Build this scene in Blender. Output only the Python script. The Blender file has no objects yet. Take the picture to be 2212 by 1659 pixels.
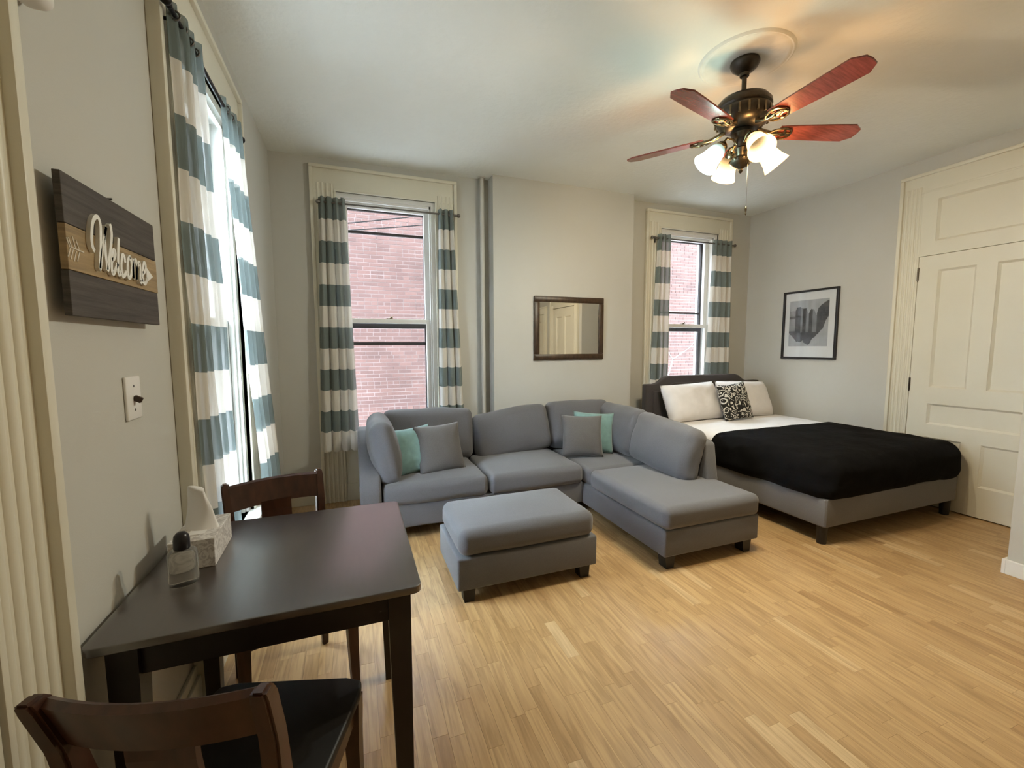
import bpy, bmesh, math, random
from mathutils import Vector, Matrix, noise
random.seed(7)
PI = math.pi
scene = bpy.context.scene
COL = scene.collection

# ------------------------------------------------------------------ camera, sky, exposure
CAM = Vector((0.5994, -4.1071, 1.4026))
CR = Vector((0.93765, -0.34756, -0.00361)); CU = Vector((0.03403, 0.08147, 0.99609)); CF = Vector((0.34590, 0.93411, -0.08822))
FPX = 923.95
cam_data = bpy.data.cameras.new('camera')
cam_data.sensor_fit = 'HORIZONTAL'; cam_data.sensor_width = 36.0; cam_data.lens = FPX / 2212 * 36.0
cam_data.clip_start = 0.02; cam_data.clip_end = 200
cam = bpy.data.objects.new('camera', cam_data); COL.objects.link(cam)
m = Matrix.Identity(4)
for i in range(3):
    m[i][0] = CR[i]; m[i][1] = CU[i]; m[i][2] = -CF[i]; m[i][3] = CAM[i]
cam.matrix_world = m
scene.camera = cam

SKY = 30.0
world = bpy.data.worlds.new('overcast_sky'); scene.world = world
world.use_nodes = True
bg = world.node_tree.nodes['Background']
bg.inputs[0].default_value = (0.78, 0.90, 1.0, 1); bg.inputs[1].default_value = SKY

scene.view_settings.view_transform = 'Standard'; scene.view_settings.look = 'None'
scene.view_settings.gamma = 1.0; scene.view_settings.exposure = 0.12
scene.view_settings.use_curve_mapping = False
scene.cycles.max_bounces = 8; scene.cycles.diffuse_bounces = 5; scene.cycles.glossy_bounces = 4; scene.cycles.transparent_max_bounces = 12
LAMP_W = 52.0          # each bulb of the fan's light kit
SHADE_E = 4.0         # glow of the frosted shades

# ------------------------------------------------------------------ materials
MATS = {}
def mat(name, col, rough=0.6, metal=0.0, spec=0.5, var=0.0, vscale=6.0, bump=0.0, bscale=60.0, sheen=0.0, stretch=None, coat=0.0, emit=None, estr=0.0, bdist=0.002):
    if name in MATS: return MATS[name]
    mt = bpy.data.materials.new(name); mt.use_nodes = True; MATS[name] = mt
    nt = mt.node_tree; N = nt.nodes; L = nt.links; b = N['Principled BSDF']
    b.inputs['Base Color'].default_value = (*col, 1); b.inputs['Roughness'].default_value = rough
    b.inputs['Metallic'].default_value = metal; b.inputs['Specular IOR Level'].default_value = spec
    b.inputs['Sheen Weight'].default_value = sheen; b.inputs['Coat Weight'].default_value = coat; b.inputs['Coat Roughness'].default_value = 0.27
    if emit: b.inputs['Emission Color'].default_value = (*emit, 1); b.inputs['Emission Strength'].default_value = estr
    tc = N.new('ShaderNodeTexCoord'); mp = N.new('ShaderNodeMapping')
    L.new(tc.outputs['Object'], mp.inputs[0])
    if stretch: mp.inputs['Scale'].default_value = stretch
    if var > 0:
        nz = N.new('ShaderNodeTexNoise'); nz.inputs['Scale'].default_value = vscale; nz.inputs['Detail'].default_value = 5
        L.new(mp.outputs[0], nz.inputs['Vector'])
        cr = N.new('ShaderNodeValToRGB')
        cr.color_ramp.elements[0].position = 0.3; cr.color_ramp.elements[1].position = 0.7
        cr.color_ramp.elements[0].color = (*[max(0, c * (1 - var)) for c in col], 1)
        cr.color_ramp.elements[1].color = (*[min(1, c * (1 + var)) for c in col], 1)
        L.new(nz.outputs[0], cr.inputs[0]); L.new(cr.outputs[0], b.inputs['Base Color'])
    if bump > 0:
        nb = N.new('ShaderNodeTexNoise'); nb.inputs['Scale'].default_value = bscale; nb.inputs['Detail'].default_value = 3
        L.new(mp.outputs[0], nb.inputs['Vector'])
        bp = N.new('ShaderNodeBump'); bp.inputs['Strength'].default_value = bump; bp.inputs['Distance'].default_value = bdist
        L.new(nb.outputs[0], bp.inputs['Height']); L.new(bp.outputs[0], b.inputs['Normal'])
    return mt

WALL = mat('wall_paint', (0.54, 0.525, 0.475), 0.75, var=0.02, vscale=2, bump=0.12, bscale=220)
TRIM = mat('cream_trim_paint', (0.70, 0.66, 0.54), 0.42, var=0.02, vscale=3, bump=0.05, bscale=90)
WHITE = mat('white_trim_paint', (0.80, 0.79, 0.75), 0.4, var=0.015, vscale=5)
CEIL = mat('ceiling_plaster', (0.82, 0.825, 0.775), 0.85, var=0.03, vscale=1.5, bump=0.55, bscale=26, bdist=0.006)
ESPRESSO = mat('espresso_wood', (0.019, 0.0092, 0.0075), 0.33, var=0.25, vscale=5, stretch=(10, 1.5, 10), bump=0.03, bscale=60, spec=1.0, coat=0.55)
ESPRESSO.node_tree.nodes['Principled BSDF'].inputs['Coat IOR'].default_value = 2.0; ESPRESSO.node_tree.nodes['Principled BSDF'].inputs['Coat Weight'].default_value = 0.85
ESPRESSOLEG = mat('espresso_leg_stain', (0.012, 0.006, 0.0055), 0.42, var=0.25, vscale=5, spec=0.4)
CHAIRWOOD = mat('mahogany_stained_wood', (0.046, 0.0165, 0.0085), 0.3, var=0.35, vscale=6, stretch=(6, 6, 1.2), spec=0.5)
BLACKPAD = mat('black_seat_vinyl', (0.006, 0.005, 0.005), 0.5, bump=0.05, bscale=300)
SOFA = mat('grey_woven_upholstery', (0.118, 0.117, 0.123), 0.9, var=0.10, vscale=240, bump=0.35, bscale=420, sheen=0.25)
DARKFELT = mat('dark_grey_headboard_fabric', (0.050, 0.043, 0.040), 0.85, var=0.1, vscale=220, bump=0.3, bscale=380, sheen=0.1)
BEDGREY = mat('bed_rail_fabric', (0.145, 0.142, 0.140), 0.9, var=0.08, vscale=220, bump=0.3, bscale=400, sheen=0.2)
LEGBLACK = mat('black_stained_leg', (0.012, 0.010, 0.010), 0.45, var=0.2, vscale=12)
PILLOWGREY = mat('taupe_pillow_fabric', (0.112, 0.105, 0.100), 0.92, var=0.1, vscale=200, bump=0.3, bscale=350, sheen=0.2)
TEAL = mat('teal_pillow_cotton', (0.185, 0.315, 0.305), 0.85, var=0.08, vscale=30, bump=0.2, bscale=250, sheen=0.2)
LINEN = mat('white_linen', (0.82, 0.80, 0.79), 0.85, var=0.03, vscale=14, bump=0.25, bscale=24, bdist=0.006, sheen=0.1)
BLANKET = mat('black_blanket_knit', (0.0055, 0.0055, 0.0057), 1.0, spec=0.1, var=0.25, vscale=9, bump=0.5, bscale=12, bdist=0.01)
BRONZE = mat('dark_bronze_metal', (0.060, 0.050, 0.040), 0.32, metal=0.85, var=0.25, vscale=30)
BRASS = mat('antique_brass_metal', (0.21, 0.165, 0.105), 0.25, metal=1.0, var=0.2, vscale=40)
NICKEL = mat('brushed_nickel', (0.20, 0.19, 0.18), 0.35, metal=1.0)
BLACKMETAL = mat('black_metal', (0.012, 0.011, 0.011), 0.4, metal=0.6)
FANWOOD = mat('cherry_blade_veneer', (0.17, 0.040, 0.030), 0.22, var=0.30, vscale=4, stretch=(3, 26, 3), spec=0.6, coat=0.3)
STORM = mat('dark_storm_frame', (0.030, 0.025, 0.024), 0.5)
PLASTIC = mat('white_plastic', (0.78, 0.76, 0.72), 0.35)
BROWNPL = mat('brown_toggle', (0.045, 0.022, 0.012), 0.35)
SIGNDARK = mat('weathered_grey_board', (0.066, 0.055, 0.046), 0.7, var=0.35, vscale=6, stretch=(1, 2, 22), bump=0.3, bscale=30)
SIGNTAN = mat('tan_pine_board', (0.31, 0.215, 0.105), 0.65, var=0.25, vscale=5, stretch=(1, 2, 26), bump=0.2, bscale=30)
LETTER = mat('white_letter_paint', (0.80, 0.79, 0.74), 0.5)
LETTERFLAT = mat('chalk_white_paint', (0.62, 0.56, 0.46), 0.7)
MIRRORFRAME = mat('brown_mirror_frame', (0.050, 0.028, 0.014), 0.4, var=0.45, vscale=14, stretch=(3, 3, 1))
MIRROR = mat('silvered_mirror', (0.86, 0.88, 0.87), 0.015, metal=1.0)
PICFRAME = mat('black_picture_frame', (0.010, 0.009, 0.009), 0.35)
MATBOARD = mat('white_mat_board', (0.72, 0.71, 0.68), 0.8)
MORTAR = mat('mortar', (0.155, 0.114, 0.105), 0.95, var=0.1, vscale=3, bump=0.3, bscale=40)
ASPHALT = mat('alley_concrete', (0.60, 0.60, 0.58), 0.95, var=0.06, vscale=1)
CABLE = mat('grey_cable', (0.015, 0.015, 0.015), 1.0, spec=0.0)
TWIG = mat('pale_bark', (0.16, 0.128, 0.115), 0.9, var=0.2, vscale=20)
CARD = mat('tissue_box_card', (0.60, 0.56, 0.52), 0.6)
TISSUE = mat('tissue_paper', (0.82, 0.80, 0.78), 0.9)
CAPBLACK = mat('black_cap', (0.008, 0.006, 0.010), 0.3)
GAPDARK = mat('dark_gap', (0.015, 0.012, 0.010), 0.9)
MEDAL = mat('plaster_medallion', (0.80, 0.80, 0.75), 0.8, var=0.06, vscale=12, bump=0.4, bscale=30, bdist=0.005)

def thin_glass(name, tint=(1, 1, 1), refl=0.06):
    mt = bpy.data.materials.new(name); mt.use_nodes = True; nt = mt.node_tree; N = nt.nodes; L = nt.links
    N.clear(); o = N.new('ShaderNodeOutputMaterial'); t = N.new('ShaderNodeBsdfTransparent'); g = N.new('ShaderNodeBsdfGlossy')
    t.inputs[0].default_value = (*tint, 1); g.inputs['Roughness'].default_value = 0.02
    lw = N.new('ShaderNodeLayerWeight'); pw = N.new('ShaderNodeMath'); pw.operation = 'POWER'; pw.inputs[1].default_value = 5.0
    fr = N.new('ShaderNodeMath'); fr.operation = 'MULTIPLY_ADD'; fr.inputs[1].default_value = 0.75; fr.inputs[2].default_value = 0.022; mx = N.new('ShaderNodeMixShader')
    L.new(lw.outputs['Facing'], pw.inputs[0]); L.new(pw.outputs[0], fr.inputs[0]); L.new(fr.outputs[0], mx.inputs[0]); L.new(t.outputs[0], mx.inputs[1]); L.new(g.outputs[0], mx.inputs[2]); L.new(mx.outputs[0], o.inputs[0])
    return mt
GLASS = thin_glass('window_glass', (0.97, 0.98, 0.99))

def clear_plastic():
    mt = bpy.data.materials.new('clear_bottle_plastic'); mt.use_nodes = True; b = mt.node_tree.nodes['Principled BSDF']
    b.inputs['Base Color'].default_value = (0.93, 0.93, 0.90, 1); b.inputs['Roughness'].default_value = 0.06
    b.inputs['Transmission Weight'].default_value = 0.9; b.inputs['IOR'].default_value = 1.33
    return mt
CLEAR = clear_plastic()

def shade_mat(name, col, strength):
    mt = bpy.data.materials.new(name); mt.use_nodes = True; nt = mt.node_tree; N = nt.nodes; L = nt.links
    N.clear(); o = N.new('ShaderNodeOutputMaterial'); t = N.new('ShaderNodeBsdfTransparent'); t.inputs[0].default_value = (*[0.35 + 0.65 * c for c in col], 1)
    e = N.new('ShaderNodeEmission'); e.inputs[0].default_value = (*col, 1)
    at = N.new('ShaderNodeAttribute'); at.attribute_name = 'glow'
    ml = N.new('ShaderNodeMath'); ml.operation = 'MULTIPLY'; ml.inputs[1].default_value = strength
    L.new(at.outputs['Fac'], ml.inputs[0]); L.new(ml.outputs[0], e.inputs[1])
    mx = N.new('ShaderNodeMixShader'); mx.inputs[0].default_value = 0.70
    L.new(t.outputs[0], mx.inputs[1]); L.new(e.outputs[0], mx.inputs[2]); L.new(mx.outputs[0], o.inputs[0])
    return mt
SHADEWARM = shade_mat('lit_frosted_shade_warm', (1.0, 0.70, 0.34), SHADE_E)
SHADECOOL = shade_mat('lit_frosted_shade_cool', (0.80, 1.0, 0.93), SHADE_E * 1.1)

def curtain_mat():
    mt = bpy.data.materials.new('striped_curtain_cloth'); mt.use_nodes = True; nt = mt.node_tree; N = nt.nodes; L = nt.links
    N.clear(); o = N.new('ShaderNodeOutputMaterial')
    at = N.new('ShaderNodeAttribute'); at.attribute_name = 'drop'           # metres of cloth below the heading
    md = N.new('ShaderNodeMath'); md.operation = 'PINGPONG'; md.inputs[1].default_value = 0.181
    # stripe index: floor(drop/0.181) mod 2
    dv = N.new('ShaderNodeMath'); dv.operation = 'DIVIDE'; dv.inputs[1].default_value = 0.181
    fl = N.new('ShaderNodeMath'); fl.operation = 'FLOOR'; mo = N.new('ShaderNodeMath'); mo.operation = 'MODULO'; mo.inputs[1].default_value = 2
    L.new(at.outputs['Fac'], dv.inputs[0]); L.new(dv.outputs[0], fl.inputs[0]); L.new(fl.outputs[0], mo.inputs[0])
    mx = N.new('ShaderNodeMix'); mx.data_type = 'RGBA'
    mx.inputs['A'].default_value = (0.185, 0.225, 0.218, 1); mx.inputs['B'].default_value = (0.74, 0.70, 0.63, 1)
    L.new(mo.outputs[0], mx.inputs['Factor'])
    tc = N.new('ShaderNodeTexCoord'); nz = N.new('ShaderNodeTexNoise'); nz.inputs['Scale'].default_value = 300
    L.new(tc.outputs['Object'], nz.inputs['Vector'])
    bp = N.new('ShaderNodeBump'); bp.inputs['Strength'].default_value = 0.15; bp.inputs['Distance'].default_value = 0.001
    L.new(nz.outputs[0], bp.inputs['Height'])
    d = N.new('ShaderNodeBsdfDiffuse'); t = N.new('ShaderNodeBsdfTranslucent'); ms = N.new('ShaderNodeMixShader'); ms.inputs[0].default_value = 0.085
    L.new(mx.outputs['Result'], d.inputs[0]); L.new(mx.outputs['Result'], t.inputs[0]); L.new(bp.outputs[0], d.inputs['Normal'])
    L.new(d.outputs[0], ms.inputs[1]); L.new(t.outputs[0], ms.inputs[2])
    tr = N.new('ShaderNodeBsdfTransparent'); mw = N.new('ShaderNodeMixShader'); mw.inputs[0].default_value = 0.12      # open weave
    L.new(ms.outputs[0], mw.inputs[1]); L.new(tr.outputs[0], mw.inputs[2]); L.new(mw.outputs[0], o.inputs[0])
    return mt
CURTAIN = curtain_mat()

def plank_mat():
    mt = bpy.data.materials.new('oak_strip_laminate'); mt.use_nodes = True; nt = mt.node_tree; N = nt.nodes; L = nt.links
    b = N['Principled BSDF']; b.inputs['Roughness'].default_value = 0.36; b.inputs['Specular IOR Level'].default_value = 0.45
    at = N.new('ShaderNodeAttribute'); at.attribute_name = 'tint'
    cr = N.new('ShaderNodeValToRGB'); e = cr.color_ramp.elements
    e[0].position = 0.0; e[0].color = (0.35, 0.205, 0.088, 1); e[1].position = 1.0; e[1].color = (0.60, 0.43, 0.24, 1)
    k = cr.color_ramp.elements.new(0.3); k.color = (0.46, 0.295, 0.138, 1)
    k = cr.color_ramp.elements.new(0.75); k.color = (0.52, 0.345, 0.168, 1)
    L.new(at.outputs['Fac'], cr.inputs[0])
    ge = N.new('ShaderNodeNewGeometry'); mu = N.new('ShaderNodeVectorMath'); mu.operation = 'MULTIPLY'; mu.inputs[1].default_value = (1, 0.07, 1)
    L.new(ge.outputs['Position'], mu.inputs[0])
    of = N.new('ShaderNodeVectorMath'); of.operation = 'ADD'; sc_ = N.new('ShaderNodeMath'); sc_.operation = 'MULTIPLY'; sc_.inputs[1].default_value = 57.0
    L.new(at.outputs['Fac'], sc_.inputs[0]); L.new(mu.outputs[0], of.inputs[0]); L.new(sc_.outputs[0], of.inputs[1])
    nz = N.new('ShaderNodeTexNoise'); nz.inputs['Scale'].default_value = 42; nz.inputs['Detail'].default_value = 7; nz.inputs['Distortion'].default_value = 1.4
    L.new(of.outputs[0], nz.inputs['Vector'])
    r2 = N.new('ShaderNodeValToRGB'); r2.color_ramp.elements[0].position = 0.33; r2.color_ramp.elements[0].color = (0.74, 0.70, 0.64, 1)
    r2.color_ramp.elements[1].position = 0.62; r2.color_ramp.elements[1].color = (1.06, 1.05, 1.02, 1)
    L.new(nz.outputs[0], r2.inputs[0])
    mx = N.new('ShaderNodeMix'); mx.data_type = 'RGBA'; mx.blend_type = 'MULTIPLY'; mx.inputs['Factor'].default_value = 1.0
    L.new(cr.outputs[0], mx.inputs['A']); L.new(r2.outputs[0], mx.inputs['B']); L.new(mx.outputs['Result'], b.inputs['Base Color'])
    return mt
PLANK = plank_mat()

def brick_mat():
    mt = bpy.data.materials.new('weathered_red_brick'); mt.use_nodes = True; nt = mt.node_tree; N = nt.nodes; L = nt.links
    b = N['Principled BSDF']; b.inputs['Roughness'].default_value = 0.95
    at = N.new('ShaderNodeAttribute'); at.attribute_name = 'tint'
    cr = N.new('ShaderNodeValToRGB'); e = cr.color_ramp.elements
    e[0].position = 0; e[0].color = (0.052, 0.0235, 0.0188, 1); e[1].position = 1; e[1].color = (0.073, 0.0335, 0.0262, 1)
    L.new(at.outputs['Fac'], cr.inputs[0])
    ge = N.new('ShaderNodeNewGeometry'); nz = N.new('ShaderNodeTexNoise'); nz.inputs['Scale'].default_value = 1.3; nz.inputs['Detail'].default_value = 6
    L.new(ge.outputs['Position'], nz.inputs['Vector'])
    r2 = N.new('ShaderNodeValToRGB'); r2.color_ramp.elements[0].position = 0.35; r2.color_ramp.elements[0].color = (0.9, 0.9, 0.9, 1)
    r2.color_ramp.elements[1].position = 0.7; r2.color_ramp.elements[1].color = (1.25, 1.33, 1.36, 1)
    L.new(nz.outputs[0], r2.inputs[0])
    mx = N.new('ShaderNodeMix'); mx.data_type = 'RGBA'; mx.blend_type = 'MULTIPLY'; mx.inputs['Factor'].default_value = 1.0
    L.new(cr.outputs[0], mx.inputs['A']); L.new(r2.outputs[0], mx.inputs['B']); L.new(mx.outputs['Result'], b.inputs['Base Color'])
    return mt
BRICK = brick_mat()

def damask_mat():
    mt = bpy.data.materials.new('black_white_scroll_print'); mt.use_nodes = True; nt = mt.node_tree; N = nt.nodes; L = nt.links
    b = N['Principled BSDF']; b.inputs['Roughness'].default_value = 0.8
    tc = N.new('ShaderNodeTexCoord')
    nz = N.new('ShaderNodeTexNoise'); nz.inputs['Scale'].default_value = 9; nz.inputs['Detail'].default_value = 1
    L.new(tc.outputs['Object'], nz.inputs['Vector'])
    mxv = N.new('ShaderNodeVectorMath'); mxv.operation = 'MULTIPLY_ADD'; mxv.inputs[1].default_value = (0.16, 0.16, 0.16)
    L.new(nz.outputs['Color'], mxv.inputs[0]); L.new(tc.outputs['Object'], mxv.inputs[2])
    vo = N.new('ShaderNodeTexVoronoi'); vo.inputs['Scale'].default_value = 15
    L.new(mxv.outputs[0], vo.inputs['Vector'])
    ml = N.new('ShaderNodeMath'); ml.operation = 'MULTIPLY'; ml.inputs[1].default_value = 17
    sn = N.new('ShaderNodeMath'); sn.operation = 'SINE'
    L.new(vo.outputs['Distance'], ml.inputs[0]); L.new(ml.outputs[0], sn.inputs[0])
    cr = N.new('ShaderNodeValToRGB'); cr.color_ramp.interpolation = 'CONSTANT'
    cr.color_ramp.elements[0].color = (0.012, 0.012, 0.012, 1); cr.color_ramp.elements[1].position = 0.36; cr.color_ramp.elements[1].color = (0.68, 0.66, 0.60, 1)
    L.new(sn.outputs[0], cr.inputs[0]); L.new(cr.outputs[0], b.inputs['Base Color'])
    return mt
DAMASK = damask_mat()

# ------------------------------------------------------------------ object helpers
def tag(o, label=None, cat=None, group=None, kind=None):
    if label: o['label'] = label
    if cat: o['category'] = cat
    if group: o['group'] = group
    if kind: o['kind'] = kind
    return o

def finish(name, bm, material, parent=None, smooth=False, loc=None, rotz=0.0):
    me = bpy.data.meshes.new(name)
    bmesh.ops.recalc_face_normals(bm, faces=bm.faces)
    if smooth is True:
        for f in bm.faces: f.smooth = True
    elif smooth:
        for f in bm.faces: f.smooth = True
        for e in bm.edges:
            if len(e.link_faces) == 2 and e.calc_face_angle(0) > smooth: e.smooth = False
    bm.to_mesh(me); bm.free()
    if material: me.materials.append(material)
    o = bpy.data.objects.new(name, me); COL.objects.link(o)
    if parent: o.parent = parent
    if loc: o.location = loc
    o.rotation_euler[2] = rotz
    return o

def thing(name, label, cat, loc=(0, 0, 0), rotz=0.0, group=None, kind=None):
    o = bpy.data.objects.new(name, None); COL.objects.link(o); o.empty_display_size = 0.1
    o.location = loc; o.rotation_euler = (0, 0, rotz)
    return tag(o, label, cat, group, kind)

def box(bm, lo, hi, bev=0.0, seg=2, M=None):
    lo = Vector(lo); hi = Vector(hi); c = (lo + hi) / 2; s = hi - lo
    r = bmesh.ops.create_cube(bm, size=1.0, matrix=Matrix.Translation(c) @ Matrix.Diagonal((s.x, s.y, s.z, 1)))
    vs = r['verts']
    if bev > 0:
        es = list({e for v in vs for e in v.link_edges})
        rb = bmesh.ops.bevel(bm, geom=es, offset=min(bev, 0.49 * min(abs(s.x), abs(s.y), abs(s.z))), segments=seg, profile=0.5, affect='EDGES')
        vs = list({v for v in rb['verts']} | {v for v in vs if v.is_valid})
    if M is not None: bmesh.ops.transform(bm, matrix=M, verts=vs)
    return vs

def cyl(bm, p0, p1, r0, r1=None, n=14, cap=True):
    if r1 is None: r1 = r0
    p0 = Vector(p0); p1 = Vector(p1); d = p1 - p0
    M = Matrix.Translation((p0 + p1) / 2) @ d.to_track_quat('Z', 'Y').to_matrix().to_4x4()
    return bmesh.ops.create_cone(bm, cap_ends=cap, cap_tris=False, segments=n, radius1=r0, radius2=r1, depth=d.length, matrix=M)['verts']

def tube(bm, pts, r, n=8, rs=None):
    pts = [Vector(p) for p in pts]; rings = []
    up = Vector((0.13, 0.27, 0.95))
    for i, p in enumerate(pts):
        a = pts[max(0, i - 1)]; b = pts[min(len(pts) - 1, i + 1)]; t = (b - a).normalized()
        s = t.cross(up)
        if s.length < 1e-4: s = t.cross(Vector((1, 0, 0)))
        s.normalize(); u = s.cross(t)
        rr = rs[i] if rs else r
        rings.append([bm.verts.new(p + rr * (math.cos(2 * PI * k / n) * s + math.sin(2 * PI * k / n) * u)) for k in range(n)])
    for i in range(len(rings) - 1):
        for k in range(n): bm.faces.new((rings[i][k], rings[i][(k + 1) % n], rings[i + 1][(k + 1) % n], rings[i + 1][k]))
    bm.faces.new(rings[0][::-1]); bm.faces.new(rings[-1])
    return [v for r_ in rings for v in r_]

def lathe(bm, prof, n=24, M=None):
    rings = []
    for r, z in prof:
        rings.append([bm.verts.new((r * math.cos(2 * PI * k / n), r * math.sin(2 * PI * k / n), z)) for k in range(n)] if r > 1e-5 else [bm.verts.new((0, 0, z))])
    vs = [v for g in rings for v in g]
    for a, b in zip(rings[:-1], rings[1:]):
        for k in range(n):
            if len(a) == 1 and len(b) == 1: continue
            if len(a) == 1: bm.faces.new((a[0], b[(k + 1) % n], b[k]))
            elif len(b) == 1: bm.faces.new((a[k], a[(k + 1) % n], b[0]))
            else: bm.faces.new((a[k], a[(k + 1) % n], b[(k + 1) % n], b[k]))
    if M is not None: bmesh.ops.transform(bm, matrix=M, verts=vs)
    return vs

def prism(bm, poly, axis, a0, a1, bev=0.0):
    """poly: 2D points in the plane across axis ('x': (y,z), 'y': (x,z), 'z': (x,y)), extruded a0..a1"""
    def P(p, a): return {'x': (a, p[0], p[1]), 'y': (p[0], a, p[1]), 'z': (p[0], p[1], a)}[axis]
    A = [bm.verts.new(P(p, a0)) for p in poly]; B = [bm.verts.new(P(p, a1)) for p in poly]
    n = len(poly); fs = [bm.faces.new(A), bm.faces.new(B[::-1])]
    for i in range(n): fs.append(bm.faces.new((A[i], B[i], B[(i + 1) % n], A[(i + 1) % n])))
    vs = A + B
    if bev > 0:
        bmesh.ops.recalc_face_normals(bm, faces=fs)
        es = list({e for f in fs for e in f.edges})
        rb = bmesh.ops.bevel(bm, geom=es, offset=bev, segments=3, profile=0.5, affect='EDGES')
        vs = list({v for v in rb['verts']} | {v for v in vs if v.is_valid})
    return vs

def soft_box(bm, lo, hi, r=0.05, inner=6, k=4, puff=(0, 0, 0), wr=0.0, wscale=6.0, M=None, seed=0.0):
    """rounded, slightly puffed and wrinkled upholstery block"""
    lo = Vector(lo); hi = Vector(hi); c = (lo + hi) / 2; h = (hi - lo) / 2
    r = min(r, 0.98 * min(h)); lists = []
    for a in range(3):
        e = [h[a] - r + r * math.tan(PI / 4 * j / k) for j in range(k + 1)]
        inn = [-(h[a] - r) + 2 * (h[a] - r) * j / inner for j in range(1, inner)]
        lists.append([-x for x in e[::-1]] + inn + e)
    vs = []
    def grid(a, sgn):
        b, d = [(1, 2), (2, 0), (0, 1)][a]
        G = []
        for x in lists[b]:
            row = []
            for y in lists[d]:
                p = Vector((0, 0, 0)); p[a] = sgn * h[a]; p[b] = x; p[d] = y
                row.append(bm.verts.new(p))
            G.append(row)
        for i in range(len(G) - 1):
            for j in range(len(G[0]) - 1): bm.faces.new((G[i][j], G[i + 1][j], G[i + 1][j + 1], G[i][j + 1]))
        vs.extend(v for row in G for v in row)
    for a in range(3):
        grid(a, 1); grid(a, -1)
    for v in vs:
        p = v.co; q = Vector([max(-(h[i] - r), min(h[i] - r, p[i])) for i in range(3)])
        d = p - q
        nn = d.normalized() if d.length > 1e-9 else Vector((0, 0, 1))
        p = q + r * nn
        f = [max(0.0, 1 - (p[i] / h[i]) ** 2) for i in range(3)]
        p = p + Vector((puff[0] * f[1] * f[2] * (p.x / h.x), puff[1] * f[0] * f[2] * (p.y / h.y), puff[2] * f[0] * f[1] * (p.z / h.z)))
        if wr > 0:
            w = noise.noise((p + c) * wscale + Vector((seed, seed * 1.7, 0))) + 0.5 * noise.noise((p + c) * wscale * 2.3 + Vector((0, seed, 3)))
            p = p + nn * w * wr
        v.co = p + c
    ret = bmesh.ops.remove_doubles(bm, verts=vs, dist=1e-5)
    vs = [v for v in vs if v.is_valid]
    if M is not None: bmesh.ops.transform(bm, matrix=M, verts=vs)
    return vs

def pillow(bm, w, h, t, n=18, pinch=0.06, M=None, wr=0.004, seed=0.0, power=2.6):
    """throw pillow in the local xz plane, thickness along y, centred"""
    sides = []
    for s in (1, -1):
        G = []
        for i in range(n + 1):
            row = []
            for j in range(n + 1):
                u = -1 + 2 * i / n; v = -1 + 2 * j / n
                x = u * w / 2 * (1 - pinch * (1 - v * v)); z = v * h / 2 * (1 - pinch * (1 - u * u))
                th = t / 2 * ((1 - abs(u) ** power) * (1 - abs(v) ** power)) ** 0.55
                y = s * th
                q = noise.noise(Vector((x * 9 + seed, z * 9, s * 2 + seed))) + 0.6 * noise.noise(Vector((x * 22, z * 22 + seed, s)))
                edge = (1 - max(abs(u), abs(v)))
                y += s * q * wr * min(1, edge * 6)
                row.append(bm.verts.new((x, y, z)))
            G.append(row)
        for i in range(n):
            for j in range(n): bm.faces.new((G[i][j], G[i + 1][j], G[i + 1][j + 1], G[i][j + 1]))
        sides.append(G)
    vs = [v for G in sides for row in G for v in row]
    bmesh.ops.remove_doubles(bm, verts=vs, dist=1e-6)
    vs = [v for v in vs if v.is_valid]
    if M is not None: bmesh.ops.transform(bm, matrix=M, verts=vs)
    return vs

def RX(a): return Matrix.Rotation(math.radians(a), 4, 'X')
def RY(a): return Matrix.Rotation(math.radians(a), 4, 'Y')
def RZ(a): return Matrix.Rotation(math.radians(a), 4, 'Z')
def T(*p): return Matrix.Translation(p)

def part(name, material, parent, fn, smooth=False):
    bm = bmesh.new(); fn(bm); return finish(name, bm, material, parent, smooth)

def set_tint(o, vals):
    a = o.data.attributes.new('tint', 'FLOAT', 'FACE')
    a.data.foreach_set('value', vals)

BOXF = ((0, 3, 2, 1), (4, 5, 6, 7), (0, 1, 5, 4), (1, 2, 6, 5), (2, 3, 7, 6), (3, 0, 4, 7))
def box_field(name, boxes, tints, material, parent):
    vs = []; fs = []; tv = []
    for (lo, hi), t in zip(boxes, tints):
        k = len(vs); x0, y0, z0 = lo; x1, y1, z1 = hi
        vs += [(x0, y0, z0), (x1, y0, z0), (x1, y1, z0), (x0, y1, z0), (x0, y0, z1), (x1, y0, z1), (x1, y1, z1), (x0, y1, z1)]
        fs += [tuple(i + k for i in f) for f in BOXF]; tv += [t] * 6
    me = bpy.data.meshes.new(name); me.from_pydata(vs, [], fs); me.materials.append(material)
    o = bpy.data.objects.new(name, me); COL.objects.link(o); o.parent = parent
    set_tint(o, tv); return o

# ------------------------------------------------------------------ the room shell
ZC = 3.0; XR = 5.296; YN = -5.3; WT = 0.28
PX, PY = 4.32, -2.80                    # corner of the partition that juts in at the right
WIN = {1: dict(u=0.931, half=0.63, inner=0.425, top=2.935, itop=2.73, sill=0.56),
       2: dict(u=4.345, half=0.625, inner=0.422, top=2.925, itop=2.73, sill=0.56),
       3: dict(u=-1.69, half=0.60, inner=0.415, top=2.835, itop=2.62, sill=0.45)}

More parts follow.
